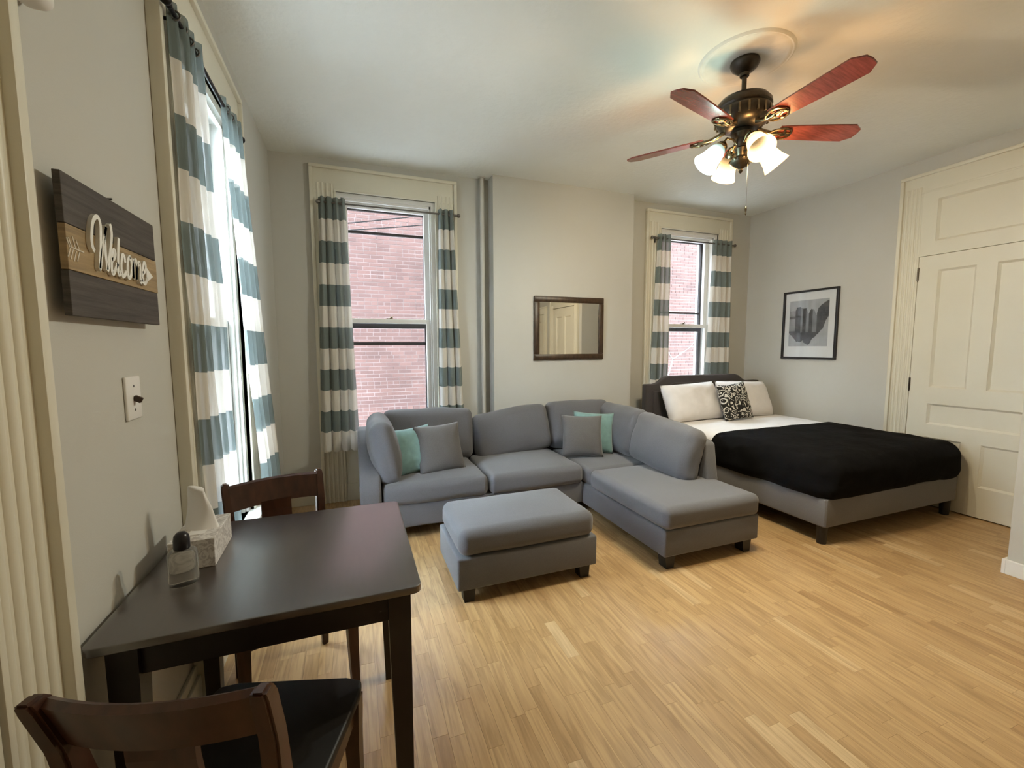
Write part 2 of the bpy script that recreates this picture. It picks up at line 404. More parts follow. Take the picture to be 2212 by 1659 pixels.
def wall_with_holes(name, u0, u1, holes, rotz, loc, label):
    """slab in local (u, n, z): inner face at n=0, thickness outwards; holes = (u0,u1,z0,z1)"""
    bm = bmesh.new(); cur = u0
    for (a, b, z0, z1) in sorted(holes):
        box(bm, (cur, 0, 0), (a, WT, ZC)); box(bm, (a, 0, 0), (b, WT, z0)) if z0 > 0 else None
        box(bm, (a, 0, z1), (b, WT, ZC)); cur = b
    box(bm, (cur, 0, 0), (u1, WT, ZC))
    o = finish(name, bm, WALL, None, loc=loc, rotz=rotz)
    return tag(o, label, 'wall', kind='structure')

w = WIN
wall_with_holes('wall_back', -WT, XR + WT, [(w[i]['u'] - w[i]['inner'], w[i]['u'] + w[i]['inner'], w[i]['sill'], w[i]['itop']) for i in (1, 2)], 0, (0, 0, 0),
                'grey painted back wall with the two brick-facing windows')
wall_with_holes('wall_left', YN - WT, 0.0, [(w[3]['u'] - w[3]['inner'], w[3]['u'] + w[3]['inner'], w[3]['sill'], w[3]['itop'])], PI / 2, (0, 0, 0),
                'grey painted left wall carrying the welcome sign')
bm = bmesh.new(); box(bm, (XR, PY, 0), (XR + WT, 0, ZC))
tag(finish('wall_right', bm, WALL), 'grey painted right wall with the framed print and cream door', 'wall', kind='structure')
bm = bmesh.new(); box(bm, (PX, YN, 0), (XR + WT, PY, ZC))
tag(finish('wall_partition', bm, WALL), 'grey wall corner jutting in at the right edge', 'wall', kind='structure')
bm = bmesh.new(); box(bm, (-WT, YN - WT, 0), (XR + WT, YN, ZC))
tag(finish('wall_near', bm, WALL), 'grey wall behind the camera', 'wall', kind='structure')
bm = bmesh.new(); box(bm, (1.879, -0.154, 0), (3.454, 0.0, ZC))
tag(finish('wall_chimney', bm, WALL), 'shallow grey chimney breast between the back windows', 'wall', kind='structure')
# ceiling: gently uneven plaster
bm = bmesh.new(); box(bm, (-WT, YN - WT, ZC), (XR + WT, WT, ZC + 0.2))
tag(finish('ceiling', bm, CEIL), 'pale textured plaster ceiling', 'ceiling', kind='structure')

bm = bmesh.new(); box(bm, (-WT, YN - WT, ZC + 0.2), (XR + 2.5, WT, ZC + 4.0))  # unseen mass added over the room to keep part of the sky off the bricks
tag(finish('added_sky_block', bm, MORTAR), 'added unseen block above the room, cutting sky light in the alley', 'wall', kind='structure')
# floor: subfloor slab + oak strips, each its own piece
bm = bmesh.new(); box(bm, (-WT, YN - WT, -0.2), (XR + WT, WT, -0.004))
floor = tag(finish('floor', bm, GAPDARK), 'oak strip laminate floor running towards the windows', 'floor', kind='structure')
strips = []; SW = 0.0585; x = 0.0; rng = random.Random(3)
while x < XR:
    x1 = min(x + SW, XR); y = 0.0 - rng.uniform(0, 0.3); prev = 0.0
    yy = 0.0; cuts = [0.0]
    yy = -rng.uniform(0.08, 0.42)
    while yy > YN:
        cuts.append(yy); yy -= rng.choice((0.26, 0.31, 0.36, 0.42, 0.50)) + rng.uniform(-0.03, 0.03)
    cuts.append(YN)
    for a, b in zip(cuts[:-1], cuts[1:]):
        if x1 > PX and b < PY and a < PY: continue
        t = rng.random()
        t = 0.12 + 0.1 * t if rng.random() < 0.06 else (0.85 + 0.15 * t if rng.random() < 0.1 else 0.25 + 0.5 * t)
        strips.append((x, x1, b, a, t))
    x = x1
def in_view(p):
    d = Vector(p) - CAM; z = d.dot(CF)
    if z < 0.2: return None
    u = 1106 + FPX * d.dot(CR) / z; v = 829.5 - FPX * d.dot(CU) / z
    return (u, v, z) if -30 < u < 2242 and -30 < v < 1690 else None
def strip_score(s):
    q = in_view(((s[0] + s[1]) / 2, (s[2] + s[3]) / 2, 0))
    if not q: return 0
    cx, cy = (s[0] + s[1]) / 2, (s[2] + s[3]) / 2
    hid = (1.05 < cx < 1.98 and -1.95 < cy) or (0.6 < cx < 2.4 and cy > -1.05) or (2.33 < cx < 3.15 and cy > -2.05) or (cx > 3.6 and cy > -2.1) or cx < 0.3
    return 0 if hid else (s[3] - s[2]) / q[2] ** 3
strips.sort(key=strip_score, reverse=True)
G = 0.0006
for s in strips[:300]:
    box_field('plank', [((s[0] + G / 2, s[2] + G / 2, -0.006), (s[1] - G / 2, s[3] - G / 2, 0.0))], [s[4]], PLANK, floor)
o = box_field('plank_field', [((s[0] + G / 2, s[2] + G / 2, -0.006), (s[1] - G / 2, s[3] - G / 2, 0.0)) for s in strips[300:]], [s[4] for s in strips[300:]], PLANK, floor)
o['kind'] = 'stuff'

# ------------------------------------------------------------------ windows
def casing_part(root, half, inner, top, itop, z0=0.0):
    def fn(bm):
        # flat boards
        box(bm, (-half + 0.02, -0.022, z0), (-inner, 0.0, itop), 0.002); box(bm, (inner, -0.022, z0), (half - 0.02, 0.0, itop), 0.002)
        box(bm, (-half + 0.02, -0.022, itop), (half - 0.02, 0.0, top - 0.02), 0.002)
        # raised back band with mitred look
        for sx in (-1, 1):
            box(bm, (min(sx * half, sx * (half - 0.028)), -0.042, z0), (max(sx * half, sx * (half - 0.028)), 0.0, top - 0.0285), 0.004)
            # flutes on the jambs
            wd = half - inner
            for k in range(4):
                c = inner + wd * (0.16 + 0.18 * k)
                cyl(bm, (sx * c, -0.0165, z0), (sx * c, -0.0165, itop + 0.06), 0.0125, n=12)
            box(bm, (min(sx * inner, sx * (inner + 0.016)), -0.030, z0), (max(sx * inner, sx * (inner + 0.016)), 0.0, itop - 0.0005), 0.003)
        box(bm, (-half, -0.042, top - 0.028), (half, 0.0, top), 0.006)
        box(bm, (-inner - 0.016, -0.030, itop), (inner + 0.016, 0.0, itop + 0.016), 0.004)
    return part('casing', TRIM, root, fn, smooth=0.6)

def make_window(n, rotz, loc, label, storm_bars):
    d = WIN[n]; I = d['inner']; zt = d['itop']; zb = d['sill']
    root = thing('window_%d' % n, label, 'window', loc, rotz, kind='structure')
    casing_part(root, d['half'], I, d['top'], zt)
    # jamb lining
    def jamb(bm):
        box(bm, (-I, 0.0, zb), (-I + 0.035, WT, zt)); box(bm, (I - 0.035, 0.0, zb), (I, WT, zt))
        box(bm, (-I + 0.035, 0.0, zt - 0.035), (I - 0.035, WT, zt))
        box(bm, (-I + 0.035, 0.018, zb), (-I + 0.05, 0.04, zt - 0.035)); box(bm, (I - 0.05, 0.018, zb), (I - 0.035, 0.04, zt - 0.035))
        box(bm, (-I + 0.035, 0.018, zt - 0.055), (I - 0.035, 0.04, zt - 0.035))
    part('jamb', WHITE, root, jamb)
    part('stool', WHITE, root, lambda bm: box(bm, (-I - 0.05, -0.075, zb - 0.03), (I + 0.05, WT - 0.05, zb), 0.006))
    # apron panel below the stool
    def apron(bm):
        box(bm, (-I, -0.012, 0.0), (I, 0.0, zb - 0.03))
        box(bm, (-I, -0.02, zb - 0.10), (I, -0.012, zb - 0.03), 0.003); box(bm, (-I, -0.02, 0.0), (I, -0.012, 0.16), 0.003)
    part('apron_panel', TRIM, root, apron)
    zm = zb + (zt - zb) * 0.497
    i2 = I - 0.036
    def sash(bm, z0, z1, y0, y1, st, rb, rt):
        box(bm, (-i2, y0, z0), (-i2 + st, y1, z1), 0.003); box(bm, (i2 - st, y0, z0), (i2, y1, z1), 0.003)
        box(bm, (-i2 + st, y0, z0), (i2 - st, y1, z0 + rb), 0.003); box(bm, (-i2 + st, y0, z1 - rt), (i2 - st, y1, z1), 0.003)
    lo = part('lower_sash', WHITE, root, lambda bm: sash(bm, zb, zm + 0.02, 0.045, 0.085, 0.052, 0.07, 0.042))
    up = part('upper_sash', WHITE, root, lambda bm: sash(bm, zm - 0.02, zt - 0.036, 0.09, 0.13, 0.052, 0.042, 0.05))
    part('pane', GLASS, lo, lambda bm: box(bm, (-i2 + 0.05, 0.063, zb + 0.068), (i2 - 0.05, 0.066, zm - 0.02)))
    part('pane', GLASS, up, lambda bm: box(bm, (-i2 + 0.05, 0.108, zm + 0.02), (i2 - 0.05, 0.111, zt - 0.084)))
    part('sash_lock', BRASS, lo, lambda bm: (box(bm, (-0.03, 0.05, zm + 0.02), (0.03, 0.075, zm + 0.027), 0.002), cyl(bm, (0, 0.062, zm + 0.027), (0.03, 0.062, zm + 0.042), 0.006)))
    def storm(bm):
        a = i2 - 0.01; t = 0.04
        box(bm, (-a, 0.16, zb), (-a + t, 0.19, zt - 0.036)); box(bm, (a - t, 0.16, zb), (a, 0.19, zt - 0.036))
        box(bm, (-a + t, 0.16, zt - 0.036 - t - 0.012), (a - t, 0.19, zt - 0.036)); box(bm, (-a + t, 0.16, zb), (a - t, 0.19, zb + t))
        for (z, th) in storm_bars: box(bm, (-a + t, 0.16, z - th / 2), (a - t, 0.185, z + th / 2))
    sf = part('storm_frame', STORM, root, storm)
    part('storm_pane', GLASS, sf, lambda bm: box(bm, (-i2 + 0.03, 0.172, zb + 0.03), (i2 - 0.03, 0.174, zt - 0.08)))
    return root
make_window(1, 0, (WIN[1]['u'], 0, 0), 'tall sash window behind the sofa facing the brick wall', [(2.45, 0.022), (1.43, 0.03), (1.60, 0.05)])
make_window(2, 0, (WIN[2]['u'], 0, 0), 'tall sash window behind the bed headboard', [(1.80, 0.022), (1.60, 0.05)])
make_window(3, PI / 2, (0, WIN[3]['u'], 0), 'tall sash window in the left wall beside the welcome sign', [(2.3, 0.022), (1.50, 0.05)])

# ------------------------------------------------------------------ doors
def panel_leaf(root, name, u0, u1, z0, z1, panels, n0=-0.030, n1=-0.002, material=TRIM):
    """door leaf = stiles and rails around recessed panels (panels: (u0,u1,z0,z1)); front face at n0"""
    us = sorted({u0, u1, *[p[0] for p in panels], *[p[1] for p in panels]}); zs = sorted({z0, z1, *[p[2] for p in panels], *[p[3] for p in panels]})
    def fn(bm):
        for a, b in zip(us[:-1], us[1:]):
            for c, d in zip(zs[:-1], zs[1:]):
                mu, mz = (a + b) / 2, (c + d) / 2
                if any(p[0] < mu < p[1] and p[2] < mz < p[3] for p in panels): continue
                box(bm, (a, n0, c), (b, n1, d))
    leaf = part(name, material, root, fn)
    for p in panels:
        def pf(bm, p=p):
            e = 0.016
            # sloped moulding from the face down to the recessed field
            o = [(p[0], p[2]), (p[1], p[2]), (p[1], p[3]), (p[0], p[3])]; i = [(p[0] + e, p[2] + e), (p[1] - e, p[2] + e), (p[1] - e, p[3] - e), (p[0] + e, p[3] - e)]
            A = [bm.verts.new((x_, n0 + 0.003, z_)) for x_, z_ in o]; Bv = [bm.verts.new((x_, n0 + 0.016, z_)) for x_, z_ in i]
            Cv = [bm.verts.new((x_, n1, z_)) for x_, z_ in o]
            for k in range(4):
                bm.faces.new((A[k], A[(k + 1) % 4], Bv[(k + 1) % 4], Bv[k])); bm.faces.new((A[k], Cv[k], Cv[(k + 1) % 4], A[(k + 1) % 4]))
            bm.faces.new(Bv); bm.faces.new(Cv[::-1])
        part('panel', material, leaf, pf)
    return leaf

# door in the right wall (local u = -y)
d1 = thing('door_1', 'cream panelled door with transom panel at the foot of the bed', 'door', (XR, -2.20, 0), -PI / 2, kind='structure')
casing_part(d1, 0.61, 0.44, 2.875, 2.70)
panel_leaf(d1, 'transom_board', -0.44, 0.44, 2.165, 2.70, [(-0.335, 0.335, 2.28, 2.63)])
leaf = panel_leaf(d1, 'leaf', -0.4375, 0.4375, 0.010, 2.1615, [(-0.30, -0.06, 1.035, 2.035), (0.06, 0.30, 1.035, 2.035), (-0.30, 0.30, 0.715, 0.894), (-0.30, -0.06, 0.255, 0.60), (0.06, 0.30, 0.255, 0.60)], n0=-0.026)
part('gap_strip', GAPDARK, d1, lambda bm: box(bm, (-0.44, -0.0018, 0.0), (0.44, -0.0002, 2.168)))
for z in (1.96, 1.0, 0.25):
    part('hinge', BRONZE, leaf, lambda bm, z=z: (cyl(bm, (-0.437, -0.030, z), (-0.437, -0.030, z + 0.11), 0.007, n=8), cyl(bm, (-0.437, -0.030, z - 0.012), (-0.437, -0.030, z), 0.004, n=8)))
part('knob', BRASS, leaf, lambda bm: lathe(bm, [(0, 0), (0.022, 0.0), (0.022, 0.006), (0.009, 0.01), (0.009, 0.03), (0.024, 0.04), (0.026, 0.052), (0.016, 0.062), (0, 0.064)], 16, T(0.385, -0.026, 0.96) @ RX(90)))

# entry door in the left wall, only its fluted casing enters the picture
d2 = thing('door_2', 'cream fluted door casing at the left edge of the room', 'door', (0, -3.60, 0), PI / 2, kind='structure')
casing_part(d2, 0.605, 0.42, 2.30, 2.12)
panel_leaf(d2, 'leaf', -0.41, 0.41, 0.012, 2.11, [(-0.29, -0.06, 1.0, 1.98), (0.06, 0.29, 1.0, 1.98), (-0.29, -0.06, 0.25, 0.82), (0.06, 0.29, 0.25, 0.82)], n0=-0.026)
# doors seen only in the mirror
d3 = thing('door_3', 'cream panelled door in the jutting wall, seen in the mirror', 'door', (PX, -3.45, 0), -PI / 2, kind='structure')
casing_part(d3, 0.56, 0.42, 2.30, 2.12)
panel_leaf(d3, 'leaf', -0.41, 0.41, 0.012, 2.11, [(-0.29, -0.06, 1.1, 1.95), (0.06, 0.29, 1.1, 1.95), (-0.29, 0.29, 0.78, 0.95), (-0.29, -0.06, 0.25, 0.62), (0.06, 0.29, 0.25, 0.62)], n0=-0.026)
d4 = thing('door_4', 'cream panelled door farthest behind the camera, seen in the mirror', 'door', (PX, -4.72, 0), -PI / 2, kind='structure')
casing_part(d4, 0.52, 0.40, 2.20, 2.05)
panel_leaf(d4, 'leaf', -0.39, 0.39, 0.012, 2.04, [(-0.28, -0.06, 1.0, 1.9), (0.06, 0.28, 1.0, 1.9), (-0.28, -0.06, 0.25, 0.82), (0.06, 0.28, 0.25, 0.82)], n0=-0.026)

# ------------------------------------------------------------------ baseboards
def baseboard(name, segs, h, t, label, material=TRIM, cap=True):
    bm = bmesh.new()
    for (x0, y0, x1, y1) in segs:
        box(bm, (x0, y0, 0), (x1, y1, h * (0.82 if cap else 1)), 0.002)
        if cap:
            cx0, cy0, cx1, cy1 = x0, y0, x1, y1
            if x1 - x0 < y1 - y0:
                if x0 < 0.01: cx1 -= t * 0.45
                else: cx0 += t * 0.45
            else: cy0 += t * 0.45
            box(bm, (cx0, cy0, h * 0.82), (cx1, cy1, h), 0.004)
    return tag(finish(name, bm, material), label, 'baseboard', kind='structure')
baseboard('baseboard_back', [(0, -0.025, 0.30, 0), (1.562, -0.025, 1.879, 0), (1.879, -0.179, 3.454, -0.154), (3.454, -0.025, 3.72, 0), (4.97, -0.025, XR, 0)], 0.22, 0.025, 'tall cream baseboard along the back wall')
baseboard('baseboard_left', [(0, -1.09, 0.025, -0.025), (0, -2.99, 0.025, -2.29)], 0.22, 0.025, 'tall cream baseboard along the left wall under the table')
baseboard('baseboard_right', [(XR - 0.025, -1.59, XR, -0.025)], 0.22, 0.025, 'tall cream baseboard along the right wall beside the bed')
bm = bmesh.new(); box(bm, (PX - 0.018, -2.89, 0), (PX, PY + 0.0, 0.09), 0.003); box(bm, (PX - 0.018, PY, 0), (XR - 0.05, PY + 0.018, 0.09), 0.003)
tag(finish('baseboard_partition', bm, WHITE), 'low white baseboard on the jutting wall corner', 'baseboard', kind='structure')

# heating riser
bm = bmesh.new(); cyl(bm, (1.80, -0.055, 0), (1.80, -0.055, ZC), 0.021, n=20)
pipe = tag(finish('riser_pipe', bm, WALL, smooth=0.6), 'grey painted vertical riser pipe beside the chimney breast', 'pipe')
for z in (0.0, ZC - 0.012):
    part('escutcheon', WALL, pipe, lambda bm, z=z: cyl(bm, (1.80, -0.055, z), (1.80, -0.055, z + 0.012), 0.036, n=20))

# ------------------------------------------------------------------ outside: the neighbour's brick wall, alley, cables, twig
BY = 4.3
nb = thing('brick_building', 'weathered red brick side wall of the building across the alley', 'building', (4, BY, -1.5))
part('mortar_wall', MORTAR, nb, lambda bm: box(bm, (-10, 0.008, 0), (10, 0.3, 7.2)))
CH = 0.0705; BL = 0.232; bricks = []; rb = random.Random(11)
for r in range(int(7.2 / CH)):
    z = r * CH; xx = -10 + (BL / 2 if r % 2 else 0) + rb.uniform(-0.02, 0.02)
    head = (r % 7 == 3)
    while xx < 10:
        L_ = (BL / 2 if head else BL) ; wdt = L_ - 0.013 + rb.uniform(-0.004, 0.004)
        bricks.append((xx, xx + wdt, z + rb.uniform(0, 0.0015), z + CH - 0.014, rb.uniform(-0.004, 0.003), rb.random())); xx += L_
def brick_score(b):
    X = (b[0] + b[1]) / 2 + 4; Z = (b[2] + b[3]) / 2 - 1.5
    if 0.55 < X < 2.0 and -0.3 < Z < 3.9: return 2 + rb.random() * 0.01 - abs(Z - 2.1) * 0.2
    if 7.4 < X < 8.6 and 0.4 < Z < 3.8: return 1.0
    return 0
bricks.sort(key=brick_score, reverse=True)
for b in bricks[:300]:
    box_field('brick', [((b[0], b[4], b[2]), (b[1], 0.05, b[3]))], [b[5]], BRICK, nb)
o = box_field('brick_field', [((b[0], b[4], b[2]), (b[1], 0.05, b[3])) for b in bricks[300:]], [b[5] for b in bricks[300:]], BRICK, nb)
o['kind'] = 'stuff'
bm = bmesh.new(); box(bm, (-30, -25, -1.7), (25, 4.6, -1.5))
tag(finish('alley_ground', bm, ASPHALT), 'pale alley ground below the windows', 'ground', kind='structure')
for k, (a, b, lab) in enumerate([((-3.2, 2.75), (6.0, 4.65), 'upper grey overhead cable crossing in front of the brick wall'), ((-3.2, 2.78), (6.0, 4.35), 'lower grey overhead cable crossing in front of the brick wall')]):
    bm = bmesh.new()
    pts = []
    for i in range(13):
        t = i / 12; pts.append((a[0] + (b[0] - a[0]) * t, 3.0, a[1] + (b[1] - a[1]) * t - 0.28 * math.sin(PI * t)))
    tube(bm, pts, 0.008, 6)
    tag(finish('overhead_cable', bm, CABLE, smooth=True), lab, 'cable', 'overhead cables outside')
tw = thing('bare_branch', 'bare pale forked branch outside the bedside window', 'branch', (6.55, 3.0, -1.5))
bm = bmesh.new()
tube(bm, [(-0.25, 0, 0.0), (-0.12, 0, 1.2), (0.0, 0, 1.95), (0.09, 0, 2.25), (0.22, 0.02, 2.62)], 0.02, 7, [0.045, 0.03, 0.02, 0.016, 0.014])
finish('stem', bm, TWIG, tw, True)
for pts in ([(0.22, 0.02, 2.62), (0.45, 0.03, 2.74), (0.70, 0.05, 2.87), (0.86, 0.03, 3.08)], [(0.22, 0.02, 2.62), (0.10, 0.0, 2.75), (-0.02, -0.02, 2.90), (-0.10, 0, 3.15)], [(0.70, 0.05, 2.87), (0.85, 0.03, 2.88)]):
    bm = bmesh.new(); tube(bm, pts, 0.01, 6, [0.013 - 0.003 * i for i in range(len(pts))]); finish('twig', bm, TWIG, tw, True)

# ------------------------------------------------------------------ curtains and rods  (local u along the wall, n<0 into the room)
def make_curtain(label, loc, rotz, ut, ub, ztop, zbot, nt_, nb_, folds, amp_t, amp_b, phase=0.0, group='striped curtain panels', grom=4, skew=0.0):
    bm = bmesh.new(); nu, nz = folds * 12, 46; G = []; dr = []
    for j in range(nz + 1):
        t = j / nz; z = ztop + (zbot - ztop) * t; row = []
        for i in range(nu + 1):
            s = i / nu; e = t ** 1.1
            u = (ut[0] + (ut[1] - ut[0]) * s) * (1 - e) + (ub[0] + (ub[1] - ub[0]) * s) * e
            ph = 2 * PI * folds * s + phase + 0.5 * math.sin(3.1 * t + 5 * s)
            amp = amp_t + (amp_b - amp_t) * t
            n = nt_ + (nb_ - nt_) * t + skew * (s - 0.5) * (0.4 + 0.6 * t) + amp * (math.sin(ph) + 0.25 * math.sin(2.3 * ph + 1.3)) + 0.012 * noise.noise(Vector((s * 3, t * 4, phase)))
            u += 0.35 * amp * math.cos(ph) * (0.5 + 0.5 * t)
            zz = z + 0.004 * math.sin(ph) * t
            v = bm.verts.new((u, n, zz)); row.append(v); dr.append(ztop - z)
        G.append(row)
    for j in range(nz):
        for i in range(nu): bm.faces.new((G[j][i], G[j][i + 1], G[j + 1][i + 1], G[j + 1][i]))
    bm.verts.index_update()
    root = thing('striped_curtain', label, 'curtain', loc, rotz, group)
    o = finish('cloth', bm, CURTAIN, root, True)
    a = o.data.attributes.new('drop', 'FLOAT', 'POINT'); a.data.foreach_set('value', dr)
    for k in range(grom):
        s = (k + 0.5) / grom; ph = 2 * PI * folds * s + phase
        u = ut[0] + (ut[1] - ut[0]) * s
        n = nt_ + amp_t * math.sin(ph) * 0.3
        bm = bmesh.new(); ring = [(u + 0.004 * math.sin(k), n + 0.015 * math.cos(a_), ztop - 0.042 + 0.015 * math.sin(a_)) for a_ in [2 * PI * q / 12 for q in range(13)]]
        tube(bm, ring, 0.0035, 6); finish('grommet', bm, NICKEL, root, True)
    return root
def make_rod(label, loc, rotz, u0, u1, z, n, material, r=0.008):
    root = thing('curtain_rod', label, 'curtain rod', loc, rotz, 'curtain rods over the windows')
    part('rod', material, root, lambda bm: cyl(bm, (u0, n, z), (u1, n, z), r, n=12), 0.6)
    for s, u in ((-1, u0), (1, u1)):
        part('finial', material, root, lambda bm: lathe(bm, [(0, -0.002), (0.010, 0), (0.010, 0.008), (0.006, 0.012), (0.015, 0.024), (0.018, 0.034), (0.015, 0.045), (0, 0.052)], 14, T(u, n, z) @ RY(90 * s)), True)
        part('bracket', material, root, lambda bm: (tube(bm, [(u - s * 0.05, -0.02, z - 0.01), (u - s * 0.05, n, z - 0.012)], 0.006, 8), box(bm, (u - s * 0.05 - 0.012, -0.027, z - 0.04), (u - s * 0.05 + 0.012, -0.022, z + 0.03))))
    return root
L1 = (0, 0, 0)
make_curtain('striped curtain panel left of the window behind the sofa', L1, 0, (0.366, 0.575), (0.30, 0.625), 2.655, 0.49, -0.085, -0.10, 4, 0.020, 0.030, 0.4)
make_curtain('striped curtain panel right of the window behind the sofa', L1, 0, (1.372, 1.515), (1.345, 1.605), 2.655, 0.49, -0.085, -0.10, 3, 0.020, 0.030, 1.1)
make_rod('dark rod over the window behind the sofa', L1, 0, 0.40, 1.53, 2.612, -0.085, NICKEL)
make_curtain('striped curtain panel left of the bedside window', L1, 0, (3.835, 4.0), (3.755, 4.015), 2.645, 0.49, -0.085, -0.095, 3, 0.020, 0.028, 0.9)
make_curtain('striped curtain panel right of the bedside window', L1, 0, (4.64, 4.93), (4.555, 4.975), 2.645, 0.49, -0.085, -0.095, 4, 0.020, 0.026, 2.2)
make_rod('dark rod over the bedside window', L1, 0, 3.79, 4.93, 2.60, -0.085, NICKEL)
make_curtain('striped curtain panel on the left wall nearest the welcome sign', L1, PI / 2, (-2.27, -2.01), (-2.17, -1.84), 2.575, 0.42, -0.066, -0.066, 4, 0.013, 0.014, 0.2, skew=-0.03)
make_curtain('striped backlit curtain panel on the left wall nearest the back corner', L1, PI / 2, (-1.66, -1.36), (-1.42, -1.08), 2.575, 0.44, -0.070, -0.120, 4, 0.014, 0.022, 2.9, skew=-0.03)
make_rod('black rod over the left wall window', L1, PI / 2, -2.28, -1.33, 2.533, -0.066, BLACKMETAL)

# ------------------------------------------------------------------ wall things
mr = thing('wall_mirror', 'brown wood framed mirror on the chimney breast', 'mirror', (2.690, -0.155, 1.58))
W_, H_ = 0.397, 0.318
def mframe(bm):
    f = 0.058
    for (x0, x1, z0, z1) in ((-W_, W_, H_ - f, H_), (-W_, W_, -H_, -H_ + f), (-W_, -W_ + f, -H_ + f, H_ - f), (W_ - f, W_, -H_ + f, H_ - f)):
        box(bm, (x0, -0.026, z0), (x1, 0, z1), 0.006)
        box(bm, (x0 + 0.010, -0.032, z0 + 0.010), (x1 - 0.010, -0.02, z1 - 0.010), 0.005)
part('frame', MIRRORFRAME, mr, mframe, 0.6)
part('mirror_glass', MIRROR, mr, lambda bm: box(bm, (-W_ + 0.05, -0.014, -H_ + 0.05), (W_ - 0.05, -0.008, H_ - 0.05)))

pc = thing('framed_print', 'black framed grey print with white mat on the right wall', 'picture', (XR, -0.813, 1.6255), -PI / 2)
PW, PH = 0.299, 0.376
def pframe(bm):
    f = 0.021
    for (x0, x1, z0, z1) in ((-PW, PW, PH - f, PH), (-PW, PW, -PH, -PH + f), (-PW, -PW + f, -PH + f, PH - f), (PW - f, PW, -PH + f, PH - f)):
        box(bm, (x0, -0.03, z0), (x1, 0, z1), 0.002)
part('frame', PICFRAME, pc, pframe)
part('mat_board', MATBOARD, pc, lambda bm: box(bm, (-PW + 0.015, -0.010, -PH + 0.015), (PW - 0.015, -0.004, PH - 0.015)))
def print_mat():
    mt = bpy.data.materials.new('grey_landscape_print'); mt.use_nodes = True; nt = mt.node_tree; N = nt.nodes; L = nt.links
    b = N['Principled BSDF']; b.inputs['Roughness'].default_value = 0.6
    at = N.new('ShaderNodeAttribute'); at.attribute_name = 'ink'
    L.new(at.outputs['Color'], b.inputs['Base Color']); return mt
PRINT = print_mat()
def print_part():
    # an ink picture: paper field with a dark blot silhouette and lighter uprights, as flat print
    nx, nz = 112, 136; x0, x1, z0, z1 = -0.226, 0.204, -0.236, 0.268
    bm = bmesh.new(); G = [[bm.verts.new((x0 + (x1 - x0) * i / nx, -0.0115, z0 + (z1 - z0) * j / nz)) for i in range(nx + 1)] for j in range(nz + 1)]
    cols = []
    low = [(0.0, .30), (.12, .20), (.2, .11), (.3, .09), (.38, .13), (.42, .07), (.5, .04), (.56, .05), (.62, .17), (.68, .19), (.76, .27), (.88, .38), (.94, .55), (1.0, .62)]
    high = [(0.0, .78), (.16, .78), (.2, .86), (.3, .86), (.36, .82), (.45, .82), (.5, .70), (.56, .80), (.64, .79), (.70, .66), (.74, .80), (.82, .88), (.92, .93), (1.0, .96)]
    def ip(t, x):
        for (a, b), (c, d) in zip(t[:-1], t[1:]):
            if a <= x <= c: return b + (d - b) * (x - a) / (c - a)
        return t[-1][1]
    for j in range(nz):
        for i in range(nx):
            bm.faces.new((G[j][i], G[j][i + 1], G[j + 1][i + 1], G[j + 1][i]))
            x = (i + .5) / nx; z = (j + .5) / nz; q = noise.noise(Vector((x * 9, z * 9, 1.3))); q2 = noise.noise(Vector((x * 30, z * 30, 4)))
            v = 0.40 + 0.05 * q
            if ip(low, x) + 0.02 * q2 < z < ip(high, x) + 0.015 * q2:
                v = 0.075 + 0.03 * q + 0.02 * q2
                for c, wd in ((.33, .03), (.48, .035), (.66, .05)):
                    if abs(x - c) < wd and z > .3: v = 0.20 + 0.05 * q
                if x < .16 and z > .33: v = 0.28 + 0.05 * q - (0.16 if .60 < z < .66 else 0)
            cols += [v * 0.99, v, v * 1.0, 1.0]
    o = finish('ink_print', bm, PRINT, pc)
    a = o.data.attributes.new('ink', 'FLOAT_COLOR', 'FACE'); a.data.foreach_set('color', cols)
print_part()
part('picture_glass', GLASS, pc, lambda bm: box(bm, (-PW + 0.02, -0.018, -PH + 0.02), (PW - 0.02, -0.016, PH - 0.02)))

